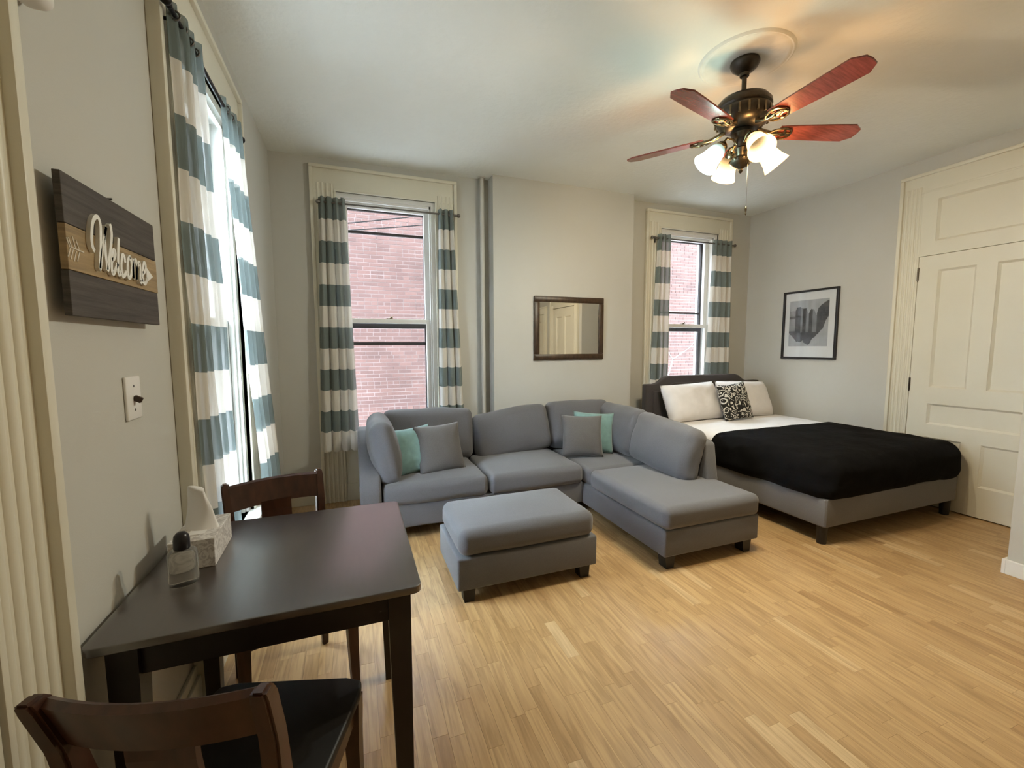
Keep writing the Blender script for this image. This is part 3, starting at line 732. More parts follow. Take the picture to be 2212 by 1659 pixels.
# welcome sign (root at the wall, local u = y)
sg = thing('welcome_sign', 'rustic three board wooden welcome sign with raised white lettering', 'sign', (0, 0, 0), PI / 2)
S0, S1 = -2.905, -2.458
for k, (z0, z1, mt) in enumerate(((1.668, 1.775, SIGNDARK), (1.570, 1.667, SIGNTAN), (1.472, 1.569, SIGNDARK))):
    part('board', mt, sg, lambda bm: box(bm, (S0 + (0.002 if k == 1 else 0), -0.036, z0), (S1 + (0.0, 0.003, -0.002)[k] , -0.022, z1), 0.0015))
for u in (-2.82, -2.54):
    part('batten', SIGNDARK, sg, lambda bm: box(bm, (u - 0.02, -0.022, 1.50), (u + 0.02, -0.0, 1.75)))
STROKES = {
 'W': [(-2.815, 1.626), (-2.822, 1.633), (-2.825, 1.648), (-2.821, 1.67), (-2.814, 1.691), (-2.803, 1.705), (-2.792, 1.71), (-2.785, 1.706), (-2.781, 1.692), (-2.784, 1.665), (-2.789, 1.634), (-2.796, 1.61), (-2.799, 1.588), (-2.79, 1.611), (-2.778, 1.644), (-2.764, 1.677), (-2.755, 1.697), (-2.764, 1.675), (-2.768, 1.638), (-2.767, 1.611), (-2.764, 1.591), (-2.751, 1.626), (-2.738, 1.66), (-2.732, 1.684), (-2.733, 1.7), (-2.736, 1.708)],
 'e': [(-2.739, 1.619), (-2.728, 1.627), (-2.721, 1.64), (-2.726, 1.647), (-2.734, 1.64), (-2.741, 1.62), (-2.745, 1.599), (-2.742, 1.587), (-2.734, 1.59), (-2.724, 1.603), (-2.712, 1.617)],
 'l': [(-2.698, 1.683), (-2.705, 1.651), (-2.712, 1.617), (-2.714, 1.596), (-2.71, 1.589), (-2.7, 1.598)],
 'c': [(-2.674, 1.626), (-2.676, 1.641), (-2.685, 1.642), (-2.693, 1.624), (-2.696, 1.602), (-2.692, 1.588), (-2.681, 1.592), (-2.669, 1.603)],
 'o': [(-2.644, 1.647), (-2.657, 1.634), (-2.663, 1.611), (-2.661, 1.59), (-2.648, 1.594), (-2.639, 1.62), (-2.641, 1.642), (-2.646, 1.646)],
 'm': [(-2.627, 1.643), (-2.632, 1.611), (-2.633, 1.589), (-2.630, 1.618), (-2.615, 1.643), (-2.607, 1.633), (-2.615, 1.589), (-2.608, 1.620), (-2.592, 1.641), (-2.587, 1.626), (-2.593, 1.587), (-2.578, 1.596)],
 'e2': [(-2.573, 1.613), (-2.554, 1.627), (-2.553, 1.644), (-2.564, 1.642), (-2.574, 1.619), (-2.577, 1.593), (-2.563, 1.586), (-2.545, 1.605)]}
def ribbon(bm, pts, wd, n0, n1):
    # flat-faced script stroke of even width, raised from n0 to n1
    P2 = [Vector(p) for p in pts]; fine = []
    for i in range(len(P2) - 1):
        a, b = P2[i], P2[i + 1]; a0 = P2[max(0, i - 1)]; b1 = P2[min(len(P2) - 1, i + 2)]
        for q in range(4):
            t = q / 4
            fine.append(0.5 * ((2 * a) + (b - a0) * t + (2 * a0 - 5 * a + 4 * b - b1) * t * t + (3 * a - a0 - 3 * b + b1) * t ** 3))
    fine.append(P2[-1])
    prev = None
    for i, p in enumerate(fine):
        a = fine[max(0, i - 1)]; b = fine[min(len(fine) - 1, i + 1)]; d = (b - a)
        d = d.normalized() if d.length > 1e-7 else Vector((1, 0))
        nrm = Vector((-d.y, d.x)) * wd / 2
        q = [bm.verts.new((p.x + s * nrm.x, n, p.y + s * nrm.y)) for s, n in ((-1, n0), (1, n0), (1, n1), (-1, n1))]
        if prev:
            for k in range(4): bm.faces.new((prev[k], prev[(k + 1) % 4], q[(k + 1) % 4], q[k]))
        else: bm.faces.new(q[::-1])
        prev = q
    bm.faces.new(prev)
for kname, pts in STROKES.items():
    bm = bmesh.new(); ribbon(bm, pts, 0.0108, -0.0362, -0.0445); o = finish('letter', bm, LETTER, sg)
bm = bmesh.new(); prism(bm, [(-2.548, 1.634), (-2.509, 1.613), (-2.555, 1.590)], 'y', -0.0445, -0.0362); finish('arrow_head', bm, LETTER, sg)
bm = bmesh.new()
ribbon(bm, [(-2.905 + 0.012, 1.619), (-2.843, 1.617)], 0.003, -0.036, -0.0372)
for a, b in (((-2.896, 1.618), (-2.904, 1.636)), ((-2.889, 1.619), (-2.898, 1.638)), ((-2.875, 1.619), (-2.883, 1.643)), ((-2.862, 1.62), (-2.871, 1.638)), ((-2.894, 1.616), (-2.904, 1.596)), ((-2.884, 1.615), (-2.896, 1.592)), ((-2.873, 1.614), (-2.884, 1.590)), ((-2.861, 1.614), (-2.872, 1.592))):
    ribbon(bm, [a, b], 0.003, -0.036, -0.0372)
finish('painted_feather', bm, LETTERFLAT, sg)
part('hanging_nail', NICKEL, sg, lambda bm: cyl(bm, (-2.68, 0, 1.782), (-2.68, -0.03, 1.784), 0.003, n=8))

sw = thing('light_switch', 'white toggle light switch below the welcome sign', 'switch', (0, -2.590, 1.259), PI / 2)
part('plate', PLASTIC, sw, lambda bm: box(bm, (-0.043, -0.008, -0.062), (0.043, 0, 0.062), 0.004, 3), 0.6)
part('toggle', BROWNPL, sw, lambda bm: box(bm, (-0.006, -0.026, -0.004), (0.006, -0.006, 0.012), 0.002, 2, M=RX(28)))
for z in (-0.034, 0.034):
    part('screw', NICKEL, sw, lambda bm: cyl(bm, (0, -0.009, z), (0, -0.0075, z), 0.0035, n=10))

ch = thing('door_chime', 'white door chime box high on the left wall', 'chime', (0, -2.98, 2.08), PI / 2)
part('cover', PLASTIC, ch, lambda bm: soft_box(bm, (-0.09, -0.055, 0.0), (0.085, 0, 0.20), 0.02, 4, 3), True)
part('backplate', PLASTIC, ch, lambda bm: box(bm, (-0.08, -0.006, 0.01), (0.075, 0, 0.19)))

# ------------------------------------------------------------------ ceiling fan
FX, FY = 2.72, -2.17
bm = bmesh.new(); lathe(bm, [(0, -0.009), (0.195, -0.009), (0.205, -0.012), (0.215, -0.014), (0.225, -0.010), (0.233, -0.012), (0.242, -0.005), (0.245, 0)], 48)
tag(finish('ceiling_medallion', bm, MEDAL, None, 0.6, loc=(FX, FY, ZC)), 'round plaster ceiling medallion above the fan', 'medallion')
fan = thing('ceiling_fan', 'bronze ceiling fan with five cherry blades and four lit glass shades', 'ceiling fan', (FX, FY, 0))
part('canopy', BRONZE, fan, lambda bm: lathe(bm, [(0, 2.988), (0.074, 2.988), (0.076, 2.975), (0.066, 2.955), (0.042, 2.935), (0.026, 2.925), (0.024, 2.91), (0, 2.91)], 28), 0.7)
part('downrod', BRONZE, fan, lambda bm: cyl(bm, (0, 0, 2.80), (0, 0, 2.93), 0.013, n=14), 0.6)
part('motor_housing', BRONZE, fan, lambda bm: lathe(bm, [(0, 2.815), (0.03, 2.812), (0.04, 2.80), (0.085, 2.795), (0.125, 2.78), (0.145, 2.755), (0.147, 2.735), (0.140, 2.725), (0.146, 2.715), (0.146, 2.69), (0.138, 2.675), (0.13, 2.655), (0.105, 2.635), (0.07, 2.622), (0, 2.62)], 36), 0.7)
def housing_ribs(bm):
    for k in range(20):
        a = 2 * PI * k / 20; box(bm, (0.139, -0.006, 2.66), (0.149, 0.006, 2.712), 0.002, 2, M=Matrix.Rotation(a, 4, 'Z'))
part('housing_band', BRASS, fan, housing_ribs)
for k, ang in enumerate((-19, -91, -163, 125, 53)):
    Mz = RZ(ang)
    def blade(bm):
        out = [(0.20, -0.048), (0.30, -0.056), (0.50, -0.064), (0.615, -0.066), (0.66, -0.035), (0.665, 0.0), (0.66, 0.035), (0.615, 0.066), (0.50, 0.064), (0.30, 0.056), (0.20, 0.048)]
        prism(bm, out, 'z', -0.004, 0.004)
        bmesh.ops.transform(bm, matrix=Mz @ T(0, 0, 2.612) @ RX(-12), verts=bm.verts)
    bo = part('blade', FANWOOD, fan, blade)
    def iron(bm):
        tube(bm, [(0.09, 0, 0.02), (0.13, 0, 0.006), (0.17, 0, -0.006), (0.21, 0, -0.007)], 0.012, 8)
        for s in (-1, 1):
            tube(bm, [(0.15, 0, -0.004), (0.175, s * 0.03, -0.009), (0.215, s * 0.045, -0.010), (0.255, s * 0.038, -0.010), (0.275, s * 0.012, -0.010), (0.25, s * 0.004, -0.010), (0.225, s * 0.016, -0.010)], 0.0065, 7)
        box(bm, (0.19, -0.012, -0.012), (0.28, 0.012, -0.005), 0.002)
        for sx, sy in ((0.225, 0.033), (0.225, -0.033), (0.268, 0)):
            cyl(bm, (sx, sy, -0.012), (sx, sy, -0.018), 0.007, n=10)
        bmesh.ops.transform(bm, matrix=Mz @ T(0, 0, 2.612) @ RX(-12), verts=bm.verts)
    part('blade_iron', BRASS, bo, iron, 0.8)
part('light_kit_hub', BRONZE, fan, lambda bm: lathe(bm, [(0, 2.62), (0.055, 2.62), (0.058, 2.60), (0.045, 2.585), (0.03, 2.575), (0.026, 2.53), (0.034, 2.52), (0.03, 2.505), (0.026, 2.48), (0.052, 2.468), (0.060, 2.455), (0.055, 2.44), (0.038, 2.425), (0.018, 2.415), (0.010, 2.408), (0.012, 2.40), (0.006, 2.388), (0, 2.384)], 28), 0.7)
def beads(bm):
    for k in range(22):
        a = 2 * PI * k / 22; lathe(bm, [(0, -0.005), (0.0045, 0), (0, 0.005)], 6, T(0.060 * math.cos(a), 0.060 * math.sin(a), 2.452))
        lathe(bm, [(0, -0.004), (0.0035, 0), (0, 0.004)], 6, T(0.043 * math.cos(a), 0.043 * math.sin(a), 2.432))
part('beading', BRASS, fan, beads)
for k, ang in enumerate((160, 70, -20, -110)):
    Mz = RZ(ang); cool = (k == 0)
    arm = part('lamp_arm', BRASS, fan, lambda bm: (tube(bm, [(0.028, 0, 2.545), (0.05, 0, 2.572), (0.085, 0, 2.578), (0.105, 0, 2.555), (0.115, 0, 2.525)], 0.0065, 8),
        tube(bm, [(0.03, 0, 2.50), (0.055, 0, 2.485), (0.075, 0, 2.50), (0.07, 0, 2.525), (0.052, 0, 2.53)], 0.004, 6),
        bmesh.ops.transform(bm, matrix=Mz, verts=bm.verts)), 0.8)
    Ms = Mz @ T(0.112, 0, 2.535) @ RY(180 - 42)          # shade axis points outward and down
    part('fitter', BRASS, arm, lambda bm: lathe(bm, [(0, -0.018), (0.02, -0.018), (0.03, -0.006), (0.034, 0.006), (0.033, 0.016), (0, 0.016)], 18, Ms), 0.8)
    part('lamp_shade', SHADECOOL if cool else SHADEWARM, arm, lambda bm: lathe(bm, [(0.030, 0.010), (0.036, 0.020), (0.046, 0.040), (0.051, 0.070), (0.057, 0.105), (0.068, 0.135), (0.071, 0.142), (0.066, 0.139), (0.054, 0.106), (0.048, 0.072), (0.043, 0.042), (0.033, 0.023), (0.0, 0.02)], 24, Ms), True)
    sh = bpy.context.scene.objects[-1] if False else [c_ for c_ in arm.children if c_.name.startswith('lamp_shade')][-1]
    inv = Ms.inverted()
    ga = sh.data.attributes.new('glow', 'FLOAT', 'POINT')
    ga.data.foreach_set('value', [0.10 + 0.9 * min(1.0, max(0.0, ((inv @ v_.co).z - 0.02) / 0.06)) ** 1.5 for v_ in sh.data.vertices])
    ld = bpy.data.lights.new('fan_bulb', 'POINT'); ld.energy = LAMP_W; ld.shadow_soft_size = 0.028
    ld.color = (0.86, 1.0, 0.95) if cool else (1.0, 0.85, 0.60)
    lo = bpy.data.objects.new('fan_bulb_light', ld); COL.objects.link(lo); lo.parent = fan
    lo.location = (Ms @ Vector((0, 0, 0.108)))
bm = bmesh.new(); cyl(bm, (0.012, -0.036, 2.19), (0.012, -0.036, 2.45), 0.0014, n=6); pch = finish('pull_chain', bm, NICKEL, fan)
part('chain_fob', BRASS, pch, lambda bm: lathe(bm, [(0, 2.195), (0.004, 2.19), (0.006, 2.175), (0.0035, 2.16), (0.005, 2.15), (0, 2.142)], 10, T(0.012, -0.036, 0)), True)

# ------------------------------------------------------------------ sectional sofa
so = thing('sectional_sofa', 'grey fabric sectional sofa with chaise in front of the windows', 'sofa', (0, 0, 0))
part('base', SOFA, so, lambda bm: box(bm, (0.75, -1.05, 0.10), (2.362, -0.15, 0.275), 0.012, 3), 0.6)
part('back_frame', SOFA, so, lambda bm: box(bm, (0.61, -0.27, 0.10), (3.14, -0.12, 0.69), 0.03, 4), 0.6)
part('arm', SOFA, so, lambda bm: prism(bm, [(-0.13, 0.10), (-0.13, 0.70), (-0.34, 0.70), (-0.62, 0.645), (-0.88, 0.555), (-1.02, 0.485), (-1.072, 0.41), (-1.085, 0.10)], 'x', 0.61, 0.752, 0.02), 0.6)
part('side_frame', SOFA, so, lambda bm: prism(bm, [(-0.13, 0.10), (-0.13, 0.69), (-1.60, 0.69), (-1.66, 0.67), (-1.70, 0.41), (-1.71, 0.10)], 'x', 3.035, 3.145, 0.02), 0.6)
part('chaise_base', SOFA, so, lambda bm: box(bm, (2.362, -2.052, 0.09), (3.145, -0.15, 0.262), 0.012, 3), 0.6)
part('seat_cushion', SOFA, so, lambda bm: soft_box(bm, (0.762, -1.075, 0.272), (1.535, -0.40, 0.425), 0.045, 7, 4, (0.0, 0.008, 0.022), 0.005, 5, seed=1), True)
part('seat_cushion', SOFA, so, lambda bm: soft_box(bm, (1.545, -1.085, 0.272), (2.352, -0.40, 0.425), 0.045, 7, 4, (0.0, 0.012, 0.026), 0.006, 5, seed=2), True)
part('seat_cushion', SOFA, so, lambda bm: soft_box(bm, (2.362, -1.14, 0.262), (3.03, -0.40, 0.405), 0.04, 7, 4, (0.0, 0.006, 0.012), 0.005, 5, seed=3), True)
part('chaise_cushion', SOFA, so, lambda bm: soft_box(bm, (2.358, -2.066, 0.258), (3.142, -1.15, 0.405), 0.045, 8, 4, (0.004, 0.006, 0.014), 0.004, 4, seed=4), True)
def bc(name, w_, h_, t_, M, seed, pf=0.045):
    part(name, SOFA, so, lambda bm: soft_box(bm, (-w_ / 2, -t_ / 2, -h_ / 2), (w_ / 2, t_ / 2, h_ / 2), 0.065, 7, 4, (0.0, pf, 0.012), 0.010, 6, M=M, seed=seed), True)
bc('back_cushion', 0.78, 0.44, 0.17, T(1.195, -0.385, 0.635) @ RX(-11) @ RY(1.5), 5)
bc('back_cushion', 0.745, 0.42, 0.18, T(1.965, -0.395, 0.605) @ RX(-13) @ RY(-7.0), 6)
bc('back_cushion', 0.68, 0.44, 0.17, T(2.68, -0.385, 0.635) @ RX(-11), 7)
bc('side_cushion', 0.56, 0.46, 0.15, T(0.795, -0.745, 0.635) @ RZ(90) @ RX(-11), 8)
bc('side_cushion', 0.60, 0.42, 0.16, T(2.945, -0.72, 0.625) @ RZ(-90) @ RX(-10), 9)
bc('side_cushion', 0.70, 0.40, 0.17, T(2.935, -1.35, 0.605) @ RZ(-90) @ RX(-13) @ RY(4), 10)
for (x_, y_, z_) in ((0.69, -1.0, 0.10), (0.69, -0.2, 0.10), (2.25, -0.98, 0.10), (2.43, -1.99, 0.09), (3.075, -1.99, 0.09), (3.075, -0.2, 0.09), (1.5, -0.2, 0.1), (1.5, -0.98, 0.10)):
    part('leg', LEGBLACK, so, lambda bm: prism(bm, [(x_ - 0.028, 0.0), (x_ + 0.028, 0.0), (x_ + 0.04, z_), (x_ - 0.04, z_)], 'y', y_ - 0.035, y_ + 0.035))

def throw(label, material, w_, t_, M, seed, name='throw_pillow', cat='pillow', group=None, h_=None):
    bm = bmesh.new(); pillow(bm, w_, h_ or w_, t_, 20, 0.07, None, 0.006, seed)
    o = finish(name, bm, material, None, True); o.matrix_world = M
    return tag(o, label, cat, group)
def lift(z0, M, w_):  # keep for clarity: pillows stand on the seat at z0
    return M
throw('teal throw pillow between the arm cushion and a taupe pillow', TEAL, 0.37, 0.15, T(0.985, -0.80, 0.60) @ RZ(14) @ RX(-16) @ RY(-3), 1.0)
throw('taupe throw pillow at the left end of the sofa', PILLOWGREY, 0.385, 0.15, T(1.215, -0.80, 0.605) @ RZ(12) @ RX(-20) @ RY(-1), 2.0)
throw('taupe throw pillow in the sofa corner by the chaise', PILLOWGREY, 0.375, 0.14, T(2.50, -0.78, 0.60) @ RZ(-16) @ RX(-18) @ RY(2), 3.0)
throw('teal throw pillow tucked behind the taupe one in the sofa corner', TEAL, 0.375, 0.13, T(2.66, -0.70, 0.605) @ RZ(-24) @ RX(-16) @ RY(3), 4.0)

# ------------------------------------------------------------------ ottoman
ot = thing('ottoman', 'grey fabric rectangular ottoman in front of the sofa', 'ottoman', (1.515, -1.70, 0))
part('base', SOFA, ot, lambda bm: box(bm, (-0.43, -0.248, 0.08), (0.43, 0.262, 0.262), 0.012, 3), 0.6)
part('cushion', SOFA, ot, lambda bm: soft_box(bm, (-0.415, -0.252, 0.262), (0.415, 0.268, 0.412), 0.05, 7, 4, (0.006, 0.006, 0.018), 0.004, 5, seed=12), True)
for (x_, y_) in ((-0.36, -0.19), (0.36, -0.19), (-0.36, 0.20), (0.36, 0.20)):
    part('leg', LEGBLACK, ot, lambda bm: prism(bm, [(x_ - 0.028, 0.0), (x_ + 0.028, 0.0), (x_ + 0.036, 0.08), (x_ - 0.036, 0.08)], 'y', y_ - 0.032, y_ + 0.032))

# ------------------------------------------------------------------ bed
bd = thing('upholstered_bed', 'grey upholstered bed with dark headboard under the window', 'bed', (4.42, -1.2, 0))
BX0, BX1, BF = 3.632 - 4.42, 5.205 - 4.42, -2.165 + 1.2
part('side_rail', BEDGREY, bd, lambda bm: box(bm, (BX0, BF, 0.13), (BX0 + 0.05, 0.86, 0.335), 0.012, 3), 0.6)
part('side_rail', BEDGREY, bd, lambda bm: box(bm, (BX1 - 0.05, BF, 0.13), (BX1, 0.86, 0.335), 0.012, 3), 0.6)
part('foot_rail', BEDGREY, bd, lambda bm: box(bm, (BX0 + 0.005, BF - 0.005, 0.13), (BX1 - 0.005, BF + 0.045, 0.335), 0.012, 3), 0.6)
part('slat_deck', LEGBLACK, bd, lambda bm: box(bm, (BX0 + 0.04, BF + 0.04, 0.22), (BX1 - 0.04, 0.86, 0.245)))
part('centre_beam', LEGBLACK, bd, lambda bm: (box(bm, (-0.03, BF + 0.04, 0.16), (0.03, 0.86, 0.22)), box(bm, (-0.03, 0.0, 0.0), (0.03, 0.06, 0.16))))
HB = [(3.545, 0.30), (3.545, 0.985), (3.665, 0.985), (3.72, 1.0), (3.80, 1.055), (3.86, 1.07), (4.80, 1.07), (4.86, 1.055), (4.94, 1.0), (5.0, 0.985), (5.19, 0.985), (5.19, 0.30)]
HBL = [(x_ - 4.42, z_) for x_, z_ in HB]
hbo = part('headboard', DARKFELT, bd, lambda bm: prism(bm, HBL, 'y', 1.2 - 0.315, 1.2 - 0.235, 0.015), 0.6)
def inset(bm):
    q = [(x_ * 0.90, 0.30 if z_ < 0.5 else z_ - 0.075) for x_, z_ in HBL]
    prism(bm, q, 'y', 1.2 - 0.335, 1.2 - 0.31, 0.01)
part('headboard_panel', DARKFELT, hbo, inset, 0.6)
for (x_, y_) in ((BX0 + 0.045, BF + 0.045), (BX1 - 0.045, BF + 0.045), (BX0 + 0.04, 0.80), (BX1 - 0.04, 0.80)):
    part('leg', LEGBLACK, bd, lambda bm: cyl(bm, (x_, y_, 0.0), (x_, y_, 0.135), 0.030, 0.036, 16), 0.6)
def open_below(bm, z):
    # a draped cloth: cut the closed block off at its hem
    bmesh.ops.bisect_plane(bm, geom=bm.verts[:] + bm.edges[:] + bm.faces[:], plane_co=(0, 0, z), plane_no=(0, 0, -1), clear_outer=True)
bm = bmesh.new(); soft_box(bm, (3.686, -2.112, 0.248), (5.150, -0.345, 0.585), 0.07, 8, 4, (0, 0, 0.012))
tag(finish('mattress', bm, LINEN, None, True), 'mattress in a white fitted sheet under the black blanket', 'mattress')
bm = bmesh.new(); soft_box(bm, (3.628, -1.30, 0.30), (5.212, -0.52, 0.606), 0.085, 10, 4, (0, 0, 0.014), 0.004, 5, seed=3); open_below(bm, 0.338)
tag(finish('top_sheet', bm, LINEN, None, True), 'white top sheet folded over the head end of the blanket', 'sheet')
bm = bmesh.new(); soft_box(bm, (3.602, -2.205, 0.298), (5.235, -1.09, 0.618), 0.115, 16, 5, (0.014, 0.014, 0.022), 0.011, 4.5, seed=5); open_below(bm, 0.322)
tag(finish('blanket', bm, BLANKET, None, True), 'black blanket spread over the foot of the bed', 'blanket')
def bedpillow(label, M, seed, w_=0.72, h_=0.42):
    bm = bmesh.new(); pillow(bm, w_, h_, 0.22, 22, 0.03, None, 0.012, seed, power=4)
    o = finish('bed_pillow', bm, LINEN, None, True); o.matrix_world = M
    return tag(o, label, 'pillow', 'white bed pillows')
bedpillow('white bed pillow at the sofa side of the headboard', T(3.995, -0.505, 0.80) @ RX(-24) @ RY(-2), 1)
bedpillow('white bed pillow against the headboard by the right wall', T(4.74, -0.505, 0.80) @ RX(-24) @ RY(2), 6)
throw('black and white scroll print square pillow between the bed pillows', DAMASK, 0.40, 0.14, T(4.385, -0.70, 0.81) @ RX(-18) @ RY(-4), 7.0)

# ------------------------------------------------------------------ dining table
tb = thing('dining_table', 'dark espresso square dining table against the left wall', 'table', (0.388, -2.612, 0))
def top(bm):
    x0, x1, y0, y1 = -0.372, 0.368, -0.350, 0.348; r = 0.022; pts = []
    for cx, cy, a0 in ((x1 - r, y1 - r, 0), (x0 + r, y1 - r, 90), (x0 + r, y0 + r, 180), (x1 - r, y0 + r, 270)):
        for k in range(5): a = math.radians(a0 + 22.5 * k); pts.append((cx + r * math.cos(a), cy + r * math.sin(a)))
    prism(bm, pts, 'z', 0.724, 0.745, 0.0025)
part('tabletop', ESPRESSO, tb, top, 0.5)
for (lo, hi) in (((-0.30, -0.305, 0.635), (0.30, -0.283, 0.722)), ((-0.30, 0.283, 0.635), (0.30, 0.305, 0.722)), ((-0.325, -0.28, 0.635), (-0.303, 0.28, 0.722)), ((0.303, -0.28, 0.635), (0.325, 0.28, 0.722))):
    part('apron', ESPRESSOLEG, tb, lambda bm: box(bm, lo, hi, 0.002))
for sx in (-1, 1):
    for sy in (-1, 1):
        def leg(bm):
            cx, cy = sx * 0.310, sy * 0.290
            A = [(-0.03, -0.03), (0.03, -0.03), (0.03, 0.03), (-0.03, 0.03)]
            t_ = [bm.verts.new((cx + a, cy + b, 0.722)) for a, b in A]; m_ = [bm.verts.new((cx + a, cy + b, 0.62)) for a, b in A]; l_ = [bm.verts.new((cx + 0.7 * a + sx * 0.006, cy + 0.7 * b + sy * 0.006, 0)) for a, b in A]
            for P_, Q_ in ((t_, m_), (m_, l_)):
                for k in range(4): bm.faces.new((P_[k], P_[(k + 1) % 4], Q_[(k + 1) % 4], Q_[k]))
            bm.faces.new(t_); bm.faces.new(l_[::-1])
        part('leg', ESPRESSOLEG, tb, leg)

# ------------------------------------------------------------------ chairs (local: faces +y, back at y=-0.2)
def make_chair(label, loc, rotz):
    c = thing('dining_chair', label, 'chair', loc, rotz, 'dark wood dining chairs at the table')
    for sx in (-1, 1):
        def post(bm):
            path = [(sx * 0.172, -0.235, 0.0), (sx * 0.170, -0.205, 0.22), (sx * 0.168, -0.190, 0.43), (sx * 0.170, -0.200, 0.60), (sx * 0.175, -0.222, 0.72), (sx * 0.180, -0.254, 0.822), (sx * 0.181, -0.264, 0.838)]
            hw = [0.013, 0.016, 0.019, 0.018, 0.017, 0.016, 0.012]; hd = [0.016, 0.021, 0.025, 0.023, 0.020, 0.019, 0.014]; prev = None
            for (x_, y_, z_), a, b in zip(path, hw, hd):
                q = [bm.verts.new((x_ + p * a, y_ + r_ * b, z_)) for p, r_ in ((-1, -1), (1, -1), (1, 1), (-1, 1))]
                if prev:
                    for k in range(4): bm.faces.new((prev[k], prev[(k + 1) % 4], q[(k + 1) % 4], q[k]))
                else: bm.faces.new(q[::-1])
                prev = q
            bm.faces.new(prev)
            bmesh.ops.bevel(bm, geom=bm.edges[:], offset=0.005, segments=2, affect='EDGES')
        part('back_post', CHAIRWOOD, c, post, 0.6)
        def fleg(bm):
            path = [(sx * 0.185, 0.205, 0.0), (sx * 0.182, 0.192, 0.15), (sx * 0.180, 0.186, 0.30), (sx * 0.180, 0.190, 0.425)]
            hw = [0.013, 0.016, 0.019, 0.021]; prev = None
            for (x_, y_, z_), a in zip(path, hw):
                q = [bm.verts.new((x_ + p * a, y_ + r_ * a, z_)) for p, r_ in ((-1, -1), (1, -1), (1, 1), (-1, 1))]
                if prev:
                    for k in range(4): bm.faces.new((prev[k], prev[(k + 1) % 4], q[(k + 1) % 4], q[k]))
                else: bm.faces.new(q[::-1])
                prev = q
            bm.faces.new(prev)
        part('leg', CHAIRWOOD, c, fleg)
        part('side_apron', CHAIRWOOD, c, lambda bm: box(bm, (sx * 0.178 - 0.011, -0.175, 0.365), (sx * 0.178 + 0.011, 0.175, 0.425), 0.003))
    part('front_apron', CHAIRWOOD, c, lambda bm: box(bm, (-0.165, 0.175, 0.365), (0.165, 0.197, 0.425), 0.003))
    part('rear_apron', CHAIRWOOD, c, lambda bm: box(bm, (-0.15, -0.20, 0.365), (0.15, -0.18, 0.425), 0.003))
    def rail(bm):       # curved crest rail, bowed to the rear
        n = 14; G = []
        for i in range(n + 1):
            u = -1 + 2 * i / n; x_ = u * 0.172; bow = -0.030 * (1 - u * u)
            for_z = [(0.728, -0.228), (0.728, -0.206), (0.822, -0.236), (0.829, -0.248), (0.822, -0.260)]
            G.append([bm.verts.new((x_, y_ + bow, z_ + 0.004 * (1 - u * u))) for z_, y_ in for_z])
        m_ = 5
        for i in range(n):
            for k in range(m_): bm.faces.new((G[i][k], G[i][(k + 1) % m_], G[i + 1][(k + 1) % m_], G[i + 1][k]))
        bm.faces.new(G[0]); bm.faces.new(G[-1][::-1])
    part('crest_rail', CHAIRWOOD, c, rail, 0.6)
    def splat(bm):
        pts = [(-0.228, 0.425), (-0.215, 0.425), (-0.215, 0.60), (-0.232, 0.70), (-0.234, 0.742), (-0.247, 0.742), (-0.245, 0.70), (-0.229, 0.60)]
        prism(bm, [(p[0] + (0.02 if p[1] < 0.5 else 0), p[1]) for p in pts], 'x', -0.058, 0.058)
    part('splat', CHAIRWOOD, c, splat)
    def seat(bm):
        out = [(-0.185, -0.195), (-0.205, 0.18), (-0.195, 0.222), (-0.15, 0.235), (0.15, 0.235), (0.195, 0.222), (0.205, 0.18), (0.185, -0.195)]
        prism(bm, out, 'z', 0.425, 0.452, 0.008)
    part('seat', BLACKPAD, c, seat, 0.6)
    return c
a_far = math.radians(197)
make_chair('dark wood dining chair with T-shaped back on the window side of the table', (0.332, -2.272, 0), a_far)
make_chair('dark wood dining chair in the foreground at the near side of the table', (0.339, -3.035, 0), -math.radians(16.8))

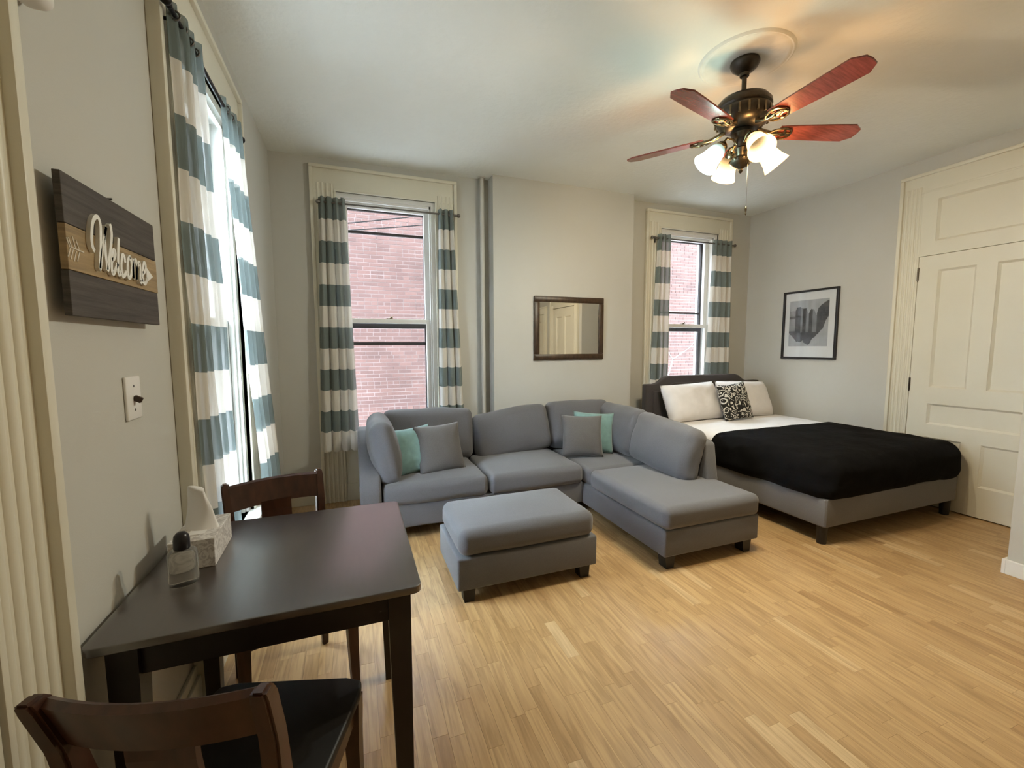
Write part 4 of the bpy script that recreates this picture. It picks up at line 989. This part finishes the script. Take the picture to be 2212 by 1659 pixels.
# ------------------------------------------------------------------ things on the table
tx = thing('tissue_box', 'patterned white tissue box on the dining table', 'tissue box', (0.128, -2.53, 0.745), math.radians(1.5))
def tissue_mat():
    mt = bpy.data.materials.new('grey_leaf_print_card'); mt.use_nodes = True; nt = mt.node_tree; N = nt.nodes; L = nt.links
    b = N['Principled BSDF']; b.inputs['Roughness'].default_value = 0.55
    tc = N.new('ShaderNodeTexCoord'); wv = N.new('ShaderNodeTexNoise'); wv.inputs['Scale'].default_value = 34; wv.inputs['Detail'].default_value = 3; wv.inputs['Distortion'].default_value = 2.5
    L.new(tc.outputs['Object'], wv.inputs['Vector']); cr = N.new('ShaderNodeValToRGB')
    cr.color_ramp.elements[0].position = 0.42; cr.color_ramp.elements[0].color = (0.50, 0.46, 0.44, 1); cr.color_ramp.elements[1].position = 0.55; cr.color_ramp.elements[1].color = (0.74, 0.71, 0.68, 1)
    L.new(wv.outputs[0], cr.inputs[0]); L.new(cr.outputs[0], b.inputs['Base Color']); return mt
part('carton', tissue_mat(), tx, lambda bm: box(bm, (-0.058, -0.105, 0), (0.058, 0.105, 0.087), 0.002, 2))
part('slot_film', TISSUE, tx, lambda bm: box(bm, (-0.022, -0.06, 0.0868), (0.022, 0.06, 0.0885)))
def tissue(bm):
    n, k = 16, 12; G = []
    for j in range(k + 1):
        t = j / k; row = []
        for i in range(n):
            a = 2 * PI * i / n
            rx = (0.020 * (1 - t) ** 1.6 + 0.030 + 0.003 * math.sin(3 * t)); ry = 0.007 + 0.016 * (1 - t) ** 3
            q = 1 + 0.16 * math.sin(3 * a + 2 * t) + 0.08 * noise.noise(Vector((a, t * 3, 1)))
            row.append(bm.verts.new((ry * math.sin(a) * q + 0.006 * math.sin(4 * t) - 0.004, rx * math.cos(a) * q * (1 - 0.22 * t), 0.087 + 0.130 * t + 0.008 * math.sin(a + 1) * t)))
        G.append(row)
    for j in range(k):
        for i in range(n): bm.faces.new((G[j][i], G[j][(i + 1) % n], G[j + 1][(i + 1) % n], G[j + 1][i]))
    bm.faces.new(G[-1])
    bmesh.ops.transform(bm, matrix=RZ(70), verts=bm.verts)
part('tissue', TISSUE, tx, tissue, True)

bt = thing('sanitizer_bottle', 'small clear pump bottle with black cap beside the tissue box', 'bottle', (0.135, -2.715, 0.745), math.radians(20))
def body(bm):
    prof = [(0, 0.0), (0.030, 0.0), (0.0345, 0.004), (0.035, 0.02), (0.035, 0.085), (0.033, 0.094), (0.027, 0.099), (0.016, 0.101), (0.0, 0.101)]
    lathe(bm, prof, 28); bmesh.ops.scale(bm, vec=(1.0, 0.86, 1.0), verts=bm.verts)
part('body', CLEAR, bt, body, True)
part('cap', CAPBLACK, bt, lambda bm: lathe(bm, [(0, 0.1012), (0.0185, 0.1012), (0.0195, 0.104), (0.0195, 0.126), (0.017, 0.139), (0.010, 0.147), (0, 0.149)], 24), 0.7)
